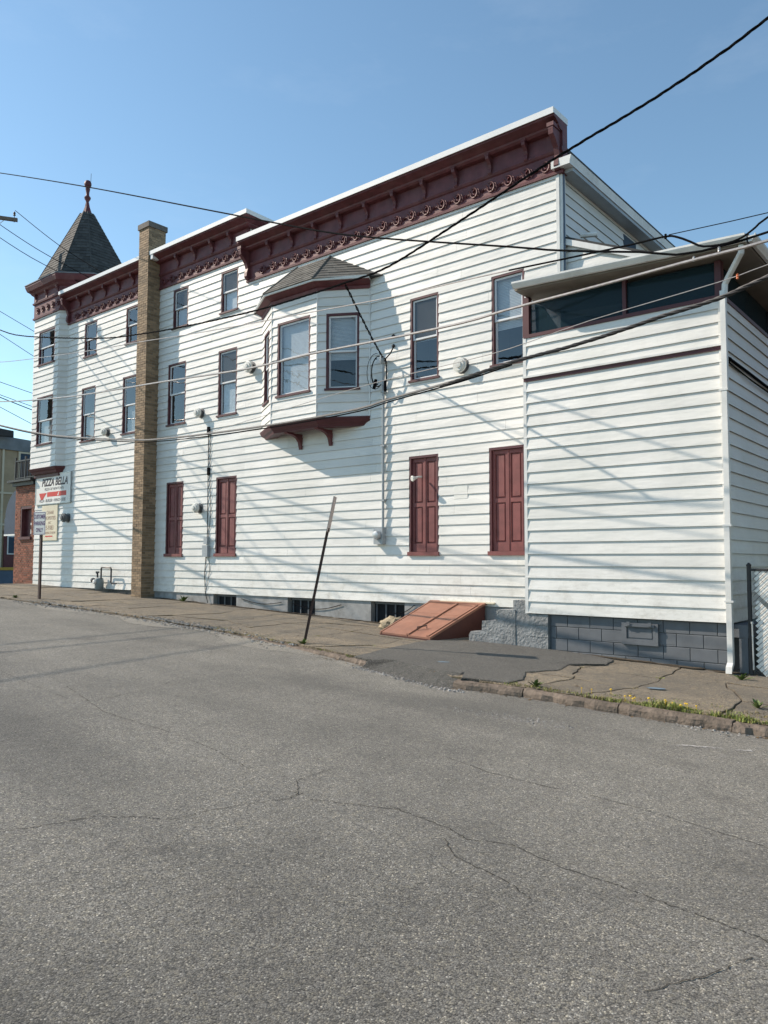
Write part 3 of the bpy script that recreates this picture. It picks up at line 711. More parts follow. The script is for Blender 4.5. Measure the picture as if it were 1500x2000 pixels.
for (x, y, s, mt, lb) in ((-6.55, -3.72, .10, 'bluepaint', 'blue spray paint mark on the dark asphalt patch'), (-3.62, -3.25, .12, 'bluepaint', 'blue spray paint mark on the brown pavement')):
    mb = MB(); q = random.Random(5); k = 14
    mb.v = [(x+math.cos(6.283*i/k)*s*q.uniform(.6, 1.3), y+math.sin(6.283*i/k)*s*.7*q.uniform(.6, 1.3), gz(x)+(.0385 if x < -5 else .010)) for i in range(k)]; mb.f = [tuple(range(k))]
    obj('paint_mark', mb, mt, None, lb, 'paint mark', fix=False)
mb = MB(); q = random.Random(8)
for i in range(40):
    t = q.random(); x = -2.55+t*.55; y = -5.55+t*.30+q.gauss(0, .02); s = q.uniform(.01, .03)
    mb.add([(x-s, y-s*.4, rz(x, y)+.004), (x+s, y-s*.3, rz(x, y)+.004), (x+s*.8, y+s*.4, rz(x, y)+.004), (x-s*.7, y+s*.5, rz(x, y)+.004)], [(0, 1, 2, 3)])
obj('worn_road_marking', mb, 'chalk', kind='stuff', fix=False)

# ---------------------------------------------------------------- the white building
B = thing('white_sided_building', (-16.5, 3, -.3), 'long white three-storey building with maroon cornices, corner turret and bay window', 'building')
FM = Face((-26.75, 0), (-6.48, 0))            # street side; u = X + 26.75
def U(x): return x+26.75
win3 = [(-23.67, -22.90, 7.38, 8.52), (-21.19, -20.50, 7.38, 8.52), (-18.72, -18.01, 7.38, 8.52), (-16.53, -15.81, 7.38, 8.52)]
win2 = [(-23.75, -22.89, 4.57, 6.35), (-21.29, -20.5, 4.57, 6.35), (-18.9, -18.05, 4.57, 6.35), (-16.59, -15.81, 4.57, 6.35), (-10.01, -9.26, 4.54, 6.35), (-7.96, -7.22, 4.54, 6.35)]
shut = [(-18.87, -18.06, .84, 2.91), (-16.60, -15.75, .84, 2.91), (-10.04, -9.27, .84, 2.91), (-8.04, -7.24, .84, 2.91)]
bayhole = (-14.75, -11.2, 3.85, 6.9)
holes = [(U(a), U(b), c, d) for a, b, c, d in win3+win2+shut+[bayhole]]
rsd = random.Random(17)
wallA = siding(FM, U(-15.44), U(-6.48)-.03, -.203, 7.99, holes, B, rng=rsd)
wallB = siding(FM, U(-24.75), U(-15.44), -.203, 8.69, holes, B, rng=rsd)
wallC = siding(FM, 0, U(-24.75), -.203, 3.75, holes, B, rng=rsd)
# corner post at the right end
mb = MB(); mb.box(-6.52, -6.455, -.026, .05, -.2, 8.0); obj('corner_board', mb, 'trim', B)
kinds = {0: ('top', 'screened'), 1: ('dark', None), 2: ('bottom', None), 3: ('full', 'screened')}
cov3 = ['dark', 'dark', 'bottom', 'full']; cov2 = ['bottom', 'bottom', 'dark', 'lace', 'top', 'topslats']
for (a, b, c, d), cv in zip(win3, cov3): window(FM, U(a), U(b), c, d, B, cv, upper='screened' if cv in ('full', 'bottom') else None)
for (a, b, c, d), cv in zip(win2, cov2): window(FM, U(a), U(b), c, d, B, cv, upper='screened' if cv in ('top', 'lace') else None)
for a, b, c, d in shut: shuttered(FM, U(a), U(b), c, d, B)
# foundation with basement windows
basew = [(-16.68, -15.73), (-13.80, -12.86), (-11.13, -10.18)]
mb = MB(); xs_ = [-19.4]+[v for q in basew for v in q]+[-6.5]
for a, b in zip(xs_[::2], xs_[1::2]): mb.hexa([(a, .012, gz(a)-.2), (b, .012, gz(b)-.2), (b, .3, gz(b)-.2), (a, .3, gz(a)-.2), (a, .012, -.205), (b, .012, -.205), (b, .3, -.205), (a, .3, -.205)])
fo = obj('foundation', mb, 'found', B)
for a, b in basew:
    m = MB(); m.box(a, b, .16, .2, -1., -.205); wb = obj('basement_window', m, 'dark', B)
    m = MB()
    for i in range(4): x = a+.08+(b-a-.16)*i/3; m.box(x-.015, x+.015, .12, .15, -1., -.21)
    m.box(a+.02, b-.02, .11, .155, -.27, -.215); obj('window_frame', m, 'cmu', wb)
mb = MB(); mb.box(-26.7, -19.9, .02, .3, -.6, -.205); obj('foundation', mb, 'iron', B)
# solid core and roof of the building
mb = MB(); mb.box(-15.4, -6.55, .75, 9.5, -.8, 8.0); mb.box(-24.7, -15.46, .75, 9.5, -.8, 8.7); mb.box(-26.7, -24.7, .75, 9.5, -.6, 9.2)
obj('building_core', mb, 'dark', B)
mb = MB(); mb.box(-15.44, -6.50, -.02, 9.6, 8.62, 8.70); mb.box(-24.75, -15.44, -.02, 9.6, 9.3, 9.38); mb.box(-15.5, -15.44, .0, 9.6, 8.6, 9.62)
obj('roof', mb, 'tar', B)
mb = MB(); mb.box(-15.46, -15.41, .04, 9.5, 8.7, 9.6); obj('parapet_side', mb, 'siding', B)

# ---- cornices
def main_profile(z0, z1, oo):
    h = z1-z0; k = (z1-z0)/1.11
    return [(-.15, z0), (.055, z0), (.06, z0+.05*k), (.035, z0+.07*k), (.03, z0+.40*k), (.055, z0+.42*k), (.075, z0+.46*k), (.07, z0+.50*k), (.045, z0+.51*k), (.045, z0+.80*k),
            (.15, z0+.815*k), (.19, z0+.85*k), (.20, z0+.885*k), (.30, z0+.93*k), (oo-.02, z0+.955*k), (oo-.02, z0+1.0*k), (-.15, z0+1.0*k)]
def cornice(path, z0, z1, bx, sx, ends, scale=1.):
    mb = MB(); mb.sweep(path, main_profile(z0, z1, .40)); co = obj('cornice', mb, 'maroon', B)
    k = (z1-z0)/1.11
    mb = MB(); mb.sweep(path, [(-.18, z0+1.003*k), (.395, z0+1.003*k), (.415, z0+.99*k), (.415, z1), (-.18, z1+.015)]); obj('metal_cap', mb, 'cap', co)
    # brackets
    def br_mesh(x, y0, zt, s, wd):
        pr = [(0, -.38), (.035, -.385), (.06, -.35), (.055, -.30), (.04, -.25), (.06, -.19), (.11, -.13), (.15, -.10), (.16, -.05), (.155, 0), (0, 0)]
        m = MB(); m.prism([(x-wd/2, y0-p*s, zt+q*s) for p, q in pr], (wd, 0, 0)); m.box(x-wd*.7, x+wd*.7, y0-.165*s, y0, zt-.035*s, zt+.0)
        return m
    zt = z0+.835*k; proto = None
    for x in bx:
        if proto is None: proto = obj('bracket', br_mesh(x, -.044, zt, 1.0*k, .075), 'maroon', co); px = x
        else: part_copy(proto, co, (x-px, 0, 0))
    for x in ends: obj('end_bracket', br_mesh(x, -.028, z0+.86*k, 2.1*k, .10), 'maroon', co)
    # scrolls and little leaves along the frieze
    ps = pl_ = None; zc = z0+.20*k
    for x in sx:
        if ps is None:
            m = MB(); path_ = []
            for i in range(13):
                a = R(120-i*27); r = .115*(1-.035*i); path_.append((x+r*math.cos(a), -.055-.012*math.sin(i*.5), zc+r*math.sin(a)))
            m.tube(path_, [.009+.009*math.sin(math.pi*i/12) for i in range(13)], 5)
            m.tube([(x-.13+.05*math.cos(R(200+30*i)), -.05, zc+.03+.05*math.sin(R(200+30*i))) for i in range(9)], .009, 4); m.tube([(x+.12, -.04, zc-.10), (x+.15, -.06, zc-.04), (x+.13, -.06, zc+.04), (x+.10, -.05, zc+.07)], .010, 4)
            m.add([(x-.03, -.035, zc+.02), (x+.02, -.095, zc+.03), (x+.05, -.035, zc+.10), (x-.01, -.035, zc+.11)], [(0, 1, 3), (1, 2, 3), (0, 3, 2), (0, 2, 1)])
            m.add([(x-.06, -.035, zc-.03), (x+.0, -.09, zc-.05), (x+.07, -.035, zc-.02), (x+.01, -.035, zc-.0)], [(0, 1, 3), (1, 2, 3), (0, 3, 2), (0, 2, 1)])
            ps = obj('scroll_ornament', m, 'maroon', co); sx0 = x
            m = MB(); x2 = x+.205
            for dx, dz, l_ in ((-.06, .03, .07), (.06, .03, .07), (0, .05, .08)):
                m.add([(x2, -.035, zc-.06), (x2+dx*.5-.025, -.07, zc-.02+dz*.5), (x2+dx, -.04, zc+dz), (x2+dx*.5+.025, -.07, zc-.02+dz*.5), (x2+dx*.5, -.035, zc)], [(0, 1, 2), (0, 2, 3), (0, 3, 4), (0, 4, 1), (1, 4, 2), (3, 2, 4)])
            pl_ = obj('leaf_ornament', m, 'maroon', co)
        else:
            part_copy(ps, co, (x-sx0, 0, 0)); part_copy(pl_, co, (x-sx0, 0, 0))
    return co
cornice([(-15.44, 0), (-6.36, 0)], 7.98, 9.09, [-14.50+.82*i for i in range(10)], [-14.83+.405*i for i in range(21)], [-15.36, -6.45])
cornice([(-24.75, 0), (-15.46, 0), (-15.46, .6)], 8.69, 9.75, [-23.95+.80*i for i in range(5)]+[-18.45+.79*i for i in range(4)], [-24.2+.405*i for i in range(10)]+[-19.2+.405*i for i in range(9)], [-24.66])
# ---- bay window
bay = [(-14.81, 0), (-13.76, -.62), (-12.23, -.62), (-11.16, 0)]
bayp = MB(); ZB, ZT = 3.93, 6.92
bayp.prism([(x, y, ZB) for x, y in [(-14.7, .3), (-14.62, -.0), (-13.72, -.52), (-12.28, -.52), (-11.32, -.0), (-11.3, .3)]], (0, 0, .02))
bw = obj('bay_window', bayp, 'dark', B)
rsb = random.Random(23)
FL, FC, FR = [Face(a, b) for a, b in zip(bay, bay[1:])]
hl = [(.30, .93, 4.58, 6.36)]; hc = [(.20, 1.31, 4.58, 6.36)]; hr = [(.21, .98, 4.57, 6.32)]
for F, h in ((FL, hl), (FC, hc), (FR, hr)):
    siding(F, .0, F.L, ZB, ZT, h, bw, rng=rsb, run=(9, 10), wall='bay_wall', depth=.06)
for F, sgn in ((FL, 0), (FC, 1)):
    q = F.P(F.L, .0, 0); m = MB(); m.tube([(q.x, q.y-.004, ZB), (q.x, q.y-.004, ZT)], .024, 8); obj('corner_bead', m, 'trim', bw)
q = FR.P(FR.L, 0, 0); m = MB(); m.box(q.x-.02, q.x+.02, -.03, .0, ZB, ZT); obj('corner_bead', m, 'trim', bw)
window(FL, *hl[0], B, 'full', single=False); window(FC, *hc[0], B, 'slats', single=False, t=.05); window(FR, *hr[0], B, 'topslats', t=.05)
m = MB(); m.sweep(bay, [(-.3, 3.73), (-.07, 3.73), (-.04, 3.79), (.0, 3.82), (.045, 3.90), (.05, 3.93), (-.3, 3.93)]); obj('base_moulding', m, 'casing', bw)  # shade under the bay painted in with the darker maroon
for i, x in enumerate((-13.35, -12.35)):
    m = MB(); pr = [(0, -.36), (.05, -.36), (.07, -.28), (.10, -.18), (.18, -.10), (.32, -.05), (.50, -.035), (.55, 0), (0, 0)]
    m.prism([(x-.045, -p, 3.727+q_) for p, q_ in pr], (.09, 0, 0)); obj('bracket', m, 'maroon', bw)
m = MB(); m.sweep(bay, [(-.25, 6.86), (.035, 6.86), (.05, 6.92), (.04, 6.94), (.17, 7.00), (.20, 7.03), (-.25, 7.03)]); obj('bay_cornice', m, 'maroon', bw)
m = MB(); m.sweep(bay, [(-.25, 7.031), (.235, 7.031), (.24, 7.095), (-.25, 7.095)]); obj('gutter_trim', m, 'trim', bw)
def offs(path, o):
    mm = MB(); mm.sweep(path, [(o, 0)], caps=False); return [Vector((v[0], v[1], 0)) for v in mm.v]
E_ = offs(bay, .25); E_ = [Vector((e.x, min(e.y, 0.0), 7.07)) for e in E_]; E_[0].x -= .22; E_[3].x += .25; E_[0].y = E_[3].y = -.01
T0, T1 = Vector((-13.54, -.01, 7.92)), Vector((-12.42, -.01, 7.92))
m = MB(); rsh = random.Random(2)
lapped(m, E_[0], E_[1], T0, T0, 9, .26, rng=rsh); lapped(m, E_[1], E_[2], T1, T0, 9, .26, rng=rsh); lapped(m, E_[2], E_[3], T1, T1, 9, .26, rng=rsh)
sh = obj('bay_roof', m, 'roofshingle', bw)
m = MB(); m.add([E_[0], E_[1], E_[2], E_[3], T1, T0], [(0, 1, 5), (1, 2, 4, 5), (2, 3, 4), (0, 5, 4, 3), (0, 3, 2, 1)]); obj('roof_deck', m, 'tar', bw)
for a, b in ((E_[1], T0), (E_[2], T1)):
    m = MB(); m.tube([a+Vector((0, 0, .02)), b+Vector((0, 0, .02))], .022, 6); obj('hip_cap', m, 'roofshingle', bw)

# ---- corner turret
tw = MB(); tw.prism([(x, y, 3.78) for x, y in [(-26.72, .9), (-26.72, -.16), (-24.99, -.16), (-24.80, .02), (-24.80, .9)]], (0, 0, .03))
tu = obj('corner_turret', tw, 'dark', B)
tpath = [(-26.75, .9), (-26.75, -.22), (-24.97, -.22), (-24.75, 0)]
TF = Face((-26.75, -.22), (-24.97, -.22)); TR_ = Face((-24.97, -.22), (-24.75, 0)); TLf = Face((-26.75, .9), (-26.75, -.22))
th_ = [(.37, 1.50, 7.50, 8.70), (.37, 1.50, 4.68, 6.36)]
siding(TF, 0, TF.L, 3.86, 9.22, th_, tu, rng=rsb, run=(9, 10), wall='turret_wall', depth=.05)
siding(TR_, 0, TR_.L, 3.86, 9.22, [], tu, rng=rsb, run=(9, 10), wall='turret_wall', depth=.02)
siding(TLf, 0, TLf.L, 3.86, 9.22, [], tu, rng=rsb, run=(9, 10), wall='turret_wall', depth=.02)
for h in th_: window(TF, *h, B, 'dark' if h[2] > 7 else 'bottom')
m = MB(); m.sweep(tpath, [(-.2, 3.66), (-.05, 3.66), (-.02, 3.74), (.02, 3.78), (.05, 3.84), (.055, 3.86), (-.2, 3.86)]); m.prism([(-26.7, .85, 3.55), (-26.7, -.1, 3.55), (-25.0, -.1, 3.55), (-24.9, .0, 3.55), (-24.9, .85, 3.55)], (0, 0, .12)); obj('base_moulding', m, 'casing', tu)  # darker maroon stands in for the shadow on the turret base
tp = [(-.3, 9.20), (.06, 9.20), (.065, 9.26), (.03, 9.28), (.03, 9.72), (.07, 9.75), (.08, 9.80), (.04, 9.82), (.04, 10.05), (.10, 10.10), (.14, 10.16), (.22, 10.22), (.27, 10.36), (.27, 10.42), (-.3, 10.42)]
tpath2 = [(-26.75, 2.0), (-26.75, -.22), (-24.80, -.22), (-24.0, .58), (-24.0, 2.0)]
m = MB(); m.sweep([(-26.75, 2.0), (-26.75, -.22), (-24.97, -.22), (-24.75, 0), (-24.2, .55), (-24.2, 2.0)], tp); m.prism([(x, y, 9.2) for x, y in [(-26.7, 2), (-26.7, -.1), (-25.0, -.1), (-24.3, .6), (-24.3, 2.0)]], (0, 0, 1.2)); tc = obj('turret_cornice', m, 'maroon', tu)
for x in (-26.62, -25.85, -25.08):
    m = MB(); m.prism([(x-.04, -.22-p, 10.08+q) for p, q in ((.04, -.28), (.07, -.26), (.06, -.16), (.12, -.06), (.14, .0), (.04, .0))], (.08, 0, 0)); obj('bracket', m, 'maroon', tc)
for i in range(5):
    x = -26.5+.36*i; m = MB(); m.tube([(x+.10*math.cos(R(120-k*28)), -.27, 9.50+.10*math.sin(R(120-k*28))) for k in range(11)], .018, 5); m.add([(x-.04, -.25, 9.46), (x+.03, -.31, 9.50), (x+.05, -.25, 9.57), (x-.02, -.25, 9.56)], [(0, 1, 3), (1, 2, 3), (0, 3, 2), (0, 2, 1)]); obj('scroll_ornament', m, 'maroon', tc)
m = MB(); m.sweep([(-26.75, 2.0), (-26.75, -.22), (-24.97, -.22), (-24.75, 0), (-24.2, .55), (-24.2, 2.0)], [(-.3, 10.422), (.29, 10.422), (.29, 10.45), (-.3, 10.46)]); obj('metal_cap', m, 'greyfascia', tu)
c8 = Vector((-25.6, 1.0, 0))
def ring(k, z): return [Vector((c8.x+(x-c8.x)*k, c8.y+(y-c8.y)*k, z)) for x, y in ((-26.86, -.17), (-25.08, -.17), (-24.36, .55), (-24.36, 2.2), (-26.86, 2.2))]
b0 = ring(1.12, 10.44); b1 = ring(.98, 10.66); b2 = ring(.135, 13.22)
m = MB(); rt8 = random.Random(6)
for i in range(5):
    j = (i+1) % 5; lapped(m, b0[i], b0[j], b1[j], b1[i], 2, .26, .02, rt8); lapped(m, b1[i], b1[j], b2[j], b2[i], 21, .24, .02, rt8)
obj('spire', m, 'slate', tu)
m = MB(); m.add(b0+b1+b2, [tuple(range(5))[::-1]]+[(i, (i+1) % 5, 5+(i+1) % 5, 5+i) for i in range(5)]+[(5+i, 5+(i+1) % 5, 10+(i+1) % 5, 10+i) for i in range(5)]+[tuple(range(10, 15))]); obj('spire_deck', m, 'tar', tu)
for i in (0, 1, 2): m = MB(); m.tube([b1[i]+Vector((0, 0, .02)), b2[i]+Vector((0, 0, .02))], .022, 6); obj('hip_cap', m, 'slate', tu)
m = MB(); m.lathe([(.24, 13.02), (.235, 13.06), (.15, 13.28), (.09, 13.46), (.06, 13.62)], (c8.x, c8.y, 0), n=8); obj('spire_cap', m, 'maroon', tu)
m = MB(); m.lathe([(.05, 13.6), (.055, 13.68), (.105, 13.76), (.115, 13.82), (.07, 13.88), (.055, 13.92), (.06, 14.02), (.085, 14.14), (.06, 14.17), (.10, 14.21), (.125, 14.29), (.125, 14.36), (.08, 14.44), (.015, 14.47)], (c8.x, c8.y, 0), n=14)
fi = obj('finial', m, 'maroon', tu, smooth=True)
m = MB(); m.tube([(c8.x+.10, c8.y+.05, 14.2), (c8.x+.12, c8.y+.05, 14.70)], .008, 5); obj('lightning_rod', m, 'iron', fi)

# ---- chimney
def bricks(mb, F, u0, u1, z0, z1, bl, bh, j, seed, w1=.008, shift=.5):
    q = random.Random(seed); z = z0; r = 0
    while z < z1-.01:
        u = u0-(r % 2)*bl*shift
        while u < u1:
            a = max(u, u0); b = min(u+bl-j, u1)
            if b-a > .015: F.box(mb, a, b, -.02, w1*q.uniform(.5, 1.4), z, min(z+bh-j, z1))
            u += bl
        z += bh; r += 1
m = MB(); m.box(-19.90, -19.405, -.43, .14, -.7, 10.52); ch = obj('chimney', m, 'mortar', B)
m = MB(); bricks(m, Face((-19.90, -.43), (-19.405, -.43)), 0, .495, -.5, 10.50, .21, .072, .011, 1); bricks(m, Face((-19.405, -.43), (-19.405, .14)), 0, .57, -.5, 10.50, .21, .072, .011, 2)
bricks(m, Face((-19.90, .14), (-19.90, -.43)), 0, .57, -.5, 10.50, .21, .072, .011, 3)
obj('brick', m, 'tanbrick', ch, kind='stuff')
m = MB(); m.box(-19.94, -19.365, -.47, .18, 10.50, 10.66); obj('chimney_cap', m, 'conc', ch)
m = MB(); m.box(-19.36, -19.24, -.40, -.2, 9.50, 9.74); obj('flashing', m, 'cap', ch)

# ---- storefront at the corner
FS = Face((-28.25, .0), (-26.76, .0))
m = MB()
for a, b, c, d in minus((0, FS.L, -.4, 3.50), [(.42, 1.26, 1.52, 2.60)]): FS.box(m, a, b, -.25, 0, c, d)
sf = obj('storefront', m, 'mortar', B)
q = random.Random(44)
m = MB(); z = -.3; r = 0
while z < 3.46:
    u = -(r % 2)*.105
    while u < FS.L:
        a, b = max(u, 0), min(u+.2, FS.L)
        for s in minus((a, b, z, z+.058), [(.42, 1.26, 1.50, 2.62)]):
            if s[1]-s[0] > .02: FS.box(m, s[0], s[1], -.01, q.uniform(.004, .014), s[2], s[3])
        u += .211
    z += .07; r += 1
F2 = Face((-28.25, 4), (-28.25, 0)); bricks(m, F2, 2.5, 4., -.3, 3.46, .21, .07, .011, 8)
obj('brick', m, 'redbrick', sf, kind='stuff')
m = MB(); m.box(-28.22, -26.8, .3, 4., -.4, 3.48); obj('storefront_wall', m, 'dark', sf)
m = MB(); FS.box(m, .42, 1.26, -.20, -.16, 1.52, 2.60); FS.box(m, .42, .50, -.16, .0, 1.52, 2.60); FS.box(m, .50, 1.26, -.16, .0, 2.52, 2.60); obj('shop_window', m, 'casing', sf)
m = MB(); FS.box(m, .95, 1.25, -.155, -.12, 1.62, 1.78); FS.box(m, .92, 1.25, -.155, -.13, 1.94, 2.02); FS.box(m, 1.05, 1.25, -.155, -.13, 2.15, 2.30); obj('shop_notice', m, 'signwhite', sf)
m = MB(); FS.box(m, .38, 1.30, -.05, .07, 1.42, 1.52); obj('sill', m, 'casing', sf)
m = MB(); FS.box(m, -.28, 1.52, -.9, .22, 3.50, 3.58); FS.box(m, -.1, 1.49, -.4, .10, 3.36, 3.498); obj('storefront_cornice', m, 'iron', sf)
# railing on the storefront roof
m = MB(); m.box(-28.45, -26.85, .02, .06, 4.28, 4.33); m.box(-28.45, -26.85, .02, .06, 3.66, 3.69)
x = -28.42
while x < -26.85: m.box(x-.012, x+.012, .028, .052, 3.58, 4.28); x += .12
for x in (-28.43, -27.65): m.box(x-.03, x+.03, .01, .07, 3.58, 4.45)
m.box(-28.45, -28.41, .06, 3., 4.28, 4.33); m.box(-28.45, -28.41, .06, 3., 3.66, 3.69)
y = .16
while y < 3: m.box(-28.442, -28.418, y-.012, y+.012, 3.58, 4.28); y += .12
obj('balcony_railing', m, 'iron', B)
# navy awning over the shop's front street
pr = [(-28.30, 3.46)]+[(-28.30-1.55*math.sin(R(a)), 2.28+1.18*math.cos(R(a))) for a in range(10, 91, 8)]+[(-29.86, 1.62), (-29.78, 1.62), (-29.76, 2.2), (-28.30, 2.2)]
m = MB(); m.prism([(x, .35, z) for x, z in pr], (0, 3.4, 0)); aw = obj('awning', m, 'navy', B)
m = MB(); m.box(-29.86, -28.3, .33, .352, 1.60, 2.26); obj('valance', m, 'navy', aw)
m = MB(); m.box(-29.86, -28.3, .325, .345, 1.60, 1.66); obj('valance_trim', m, 'cap', aw)

# ---- right-hand end wall of the main building
FE = Face((-6.48, 0), (-6.48, 6.2))
siding(FE, .02, 6.2, 4.6, 8.06, [(3.05, 3.75, 7.0, 7.86)], B, rng=rsd, run=(7, 8), wall='end_wall')
m = MB(); FE.box(m, 3.05, 3.75, -.02, .02, 7.0, 7.86); obj('attic_window', m, 'navy', B)
m = MB(); m.box(-6.47, -6.40, .0, .13, 5.5, 8.05); obj('corner_board', m, 'trim', B)
m = MB(); m.tube([(-6.40, .05, 8.02), (-6.40, .05, 5.5)], .026, 6); obj('downpipe', m, 'bluewall', B)
m = MB(); m.prism([(-6.56, -.14, 8.06), (-6.18, -.14, 8.06), (-6.18, -.14, 8.10), (-6.15, -.14, 8.22), (-6.56, -.14, 8.22)], (0, 6.6, 0)); eg = obj('eave_gutter', m, 'trim', B)
m = MB(); m.box(-6.47, -6.20, .03, 6.4, 7.985, 8.055); obj('soffit', m, 'greymetal', B)
# lower rear wing with a lean-to roof, behind the addition
FW = Face((-6.46, .15), (-5.03, .15)); slp = lambda z: max(0.02, (6.74-z)/.44)
m = MB(); m.prism([(-6.46, .16, 5.2), (-5.03, .16, 5.2), (-5.03, .16, 6.10), (-6.46, .16, 6.73)], (0, 3., 0)); rw = obj('rear_wing', m, 'trim', B)
siding(FW, .0, FW.L, 5.2, 6.73, [], rw, rng=rsd, slope=slp, run=(9, 10))
m = MB(); m.prism([(-6.47, .08, 6.76), (-4.78, .08, 6.015), (-4.78, .08, 6.075), (-6.47, .08, 6.82)], (0, 3.2, 0)); obj('lean_to_roof', m, 'tar', rw)
m = MB(); m.prism([(-6.47, .06, 6.66), (-4.80, .06, 5.92), (-4.80, .06, 6.03), (-6.47, .06, 6.775)], (0, .05, 0)); obj('rake_board', m, 'trim', rw)
m = MB(); m.tube([(-6.22, .4, 6.86), (-5.88, .4, 6.80)], .05, 8); obj('roof_pipe', m, 'trim', rw)

# ---------------------------------------------------------------- rear addition
A_ = thing('rear_addition', (-4.95, .5, -.9), 'white sided addition on grey blocks with dark screened porch windows at the right end', 'building')
EX0, EX1, EY = -6.64, -3.31, -1.074
FA = Face((EX0, EY), (EX1, EY)); ZE = -.2156
ho = [(.10, 1.82, 4.66, 5.52), (1.90, 3.31, 4.66, 5.52)]
rse = random.Random(29)
siding(FA, 0, FA.L, ZE, 4.62, [], A_, zbase=ZE, rng=rse, run=(12, 13), lip=.0245, wall='front_wall')
FAR = Face((EX1, EY), (EX1, 4.2)); siding(FAR, 0, FAR.L, ZE, 4.62, [], A_, zbase=ZE, rng=rse, run=(12, 13), lip=.0245, wall='end_wall')
FAL = Face((EX0, .0), (EX0, EY)); siding(FAL, 0, FAL.L-.002, ZE, 4.62, [], A_, zbase=ZE, rng=rse, run=(12, 13), lip=.012, wall='end_wall')
m = MB(); m.box(EX0-.014, EX0+.045, EY-.026, EY+.03, ZE-.005, 4.62); obj('corner_board', m, 'trim', A_)
m = MB(); m.box(EX1-.05, EX1+.026, EY-.024, EY+.05, ZE-.005, 4.62); obj('corner_board', m, 'siding', A_)
m = MB(); m.box(EX0+.03, EX1-.03, EY+.03, 4.1, ZE, 4.6); obj('addition_core', m, 'dark', A_)
m = MB(); FA.box(m, .0, FA.L, -.06, .036, 3.825, 3.88); obj('belt_course', m, 'casing', A_)
m = MB(); FA.box(m, -.01, FA.L+.02, -.05, .062, 3.882, 3.915); obj('drip_edge', m, 'trim', A_)
# porch windows
m = MB(); FA.box(m, 0, FA.L+.03, -.10, .03, 4.60, 4.66); FA.box(m, 0, .10, -.10, .015, 4.66, 5.34); FA.box(m, 1.80, 1.86, -.10, .0, 4.66, 5.26); FA.box(m, 3.24, FA.L, -.10, .012, 4.66, 5.19)
FAR.box(m, .0, 5.2, -.10, .03, 4.60, 4.66); FAR.box(m, .02, .09, -.10, .012, 4.66, 5.18); FAR.box(m, 3.0, 3.07, -.10, .0, 4.66, 5.18)
pf = obj('porch_window', m, 'casing', A_)
for a, b, c in ((.10, 1.80, 5.27), (1.86, 3.24, 5.19)): m = MB(); FA.box(m, a, b, -.06, -.052, 4.66, c); obj('insect_screen', m, 'screen', pf)
m = MB(); FAR.box(m, .09, 3.0, -.06, -.052, 4.66, 5.17); FAR.box(m, 3.07, 5.2, -.06, -.052, 4.66, 5.17); obj('insect_screen', m, 'screen', pf)
m = MB(); m.hexa([(-6.45, -.985, 4.68), (-6.02, -.985, 4.68), (-6.02, -.96, 4.68), (-6.45, -.96, 4.68), (-6.47, -.985, 5.22), (-6.30, -.985, 5.14), (-6.30, -.96, 5.14), (-6.47, -.96, 5.22)]); obj('folded_cloth', m, 'fabric', pf)
m = MB(); m.box(EX0+.1, EX1-.1, .6, .65, 4.6, 5.17); m.box(EX0+.1, EX1-.1, EY+.1, .6, 4.61, 4.63); obj('porch_interior', m, 'room', A_)
# roof, soffit, gutters
def rzf(x): return 5.48-(x+6.58)*.045
m = MB(); y0, y1 = -1.46, 4.4; xa, xb = -6.60, -2.84
m.hexa([(xa, y0, rzf(xa)-.13), (xb, y0, rzf(xb)-.13), (xb, y1, rzf(xb)-.13), (xa, y1, rzf(xa)-.13), (xa, y0, rzf(xa)-.09), (xb, y0, rzf(xb)-.09), (xb, y1, rzf(xb)-.09), (xa, y1, rzf(xa)-.09)]); obj('soffit', m, 'soffit', A_)
m = MB(); m.hexa([(xa, y0, rzf(xa)-.085), (xb, y0, rzf(xb)-.085), (xb, y1, rzf(xb)-.085), (xa, y1, rzf(xa)-.085), (xa, y0-.02, rzf(xa)+.02), (xb+.02, y0-.02, rzf(xb)+.02), (xb+.02, y1, rzf(xb)+.22), (xa, y1, rzf(xa)+.22)]); obj('roof', m, 'tar', A_)
def gutter(p, q, out):
    m = MB(); p = Vector(p); q = Vector(q); o = Vector(out); prof = [(0, -.105), (.045, -.105), (.06, -.085), (.085, -.055), (.10, -.03), (.10, .0), (.085, .0), (.085, -.02), (.01, -.02), (0, -.02)]
    m.prism([p+o*a+Vector((0, 0, b)) for a, b in prof], q-p); return m
obj('gutter', gutter((xa, y0-.02, rzf(xa)), (xb-.0, y0-.02, rzf(xb)), (0, -1, 0)), 'trim', A_)
m = gutter((xb+.02, y0-.02, rzf(xb)), (xb+.02, y1, rzf(xb)), (1, 0, 0)); obj('gutter', m, 'trim', A_)
# downspout
m = MB()
def rtube(m, pts, a, b):
    P_ = [Vector(p) for p in pts]
    for p, q in zip(P_, P_[1:]): m.obox(p, q, a, b, (0, 1, .001) if abs((q-p).normalized().y) < .9 else (0, 0, 1))
m.tube([(-2.92, -1.44, 5.20), (-2.93, -1.42, 5.10), (-3.16, -1.20, 4.88), (-3.235, -1.155, 4.78), (-3.245, -1.155, 4.6)], .044, 8)
m.box(-3.30, -3.225, -1.205, -1.115, 3.2, 4.68); m.box(-3.31, -3.235, -1.205, -1.115, 1.2, 3.21); m.box(-3.325, -3.25, -1.205, -1.115, -.80, 1.21)
m.hexa([(-3.33, -1.29, -.92), (-3.245, -1.29, -.92), (-3.25, -1.12, -.80), (-3.325, -1.12, -.80), (-3.33, -1.27, -.83), (-3.245, -1.27, -.83), (-3.25, -1.115, -.70), (-3.325, -1.115, -.70)])
for z in (3.2, 1.2, .1): m.box(-3.345, -3.22, -1.212, -1.09, z-.015, z+.015)
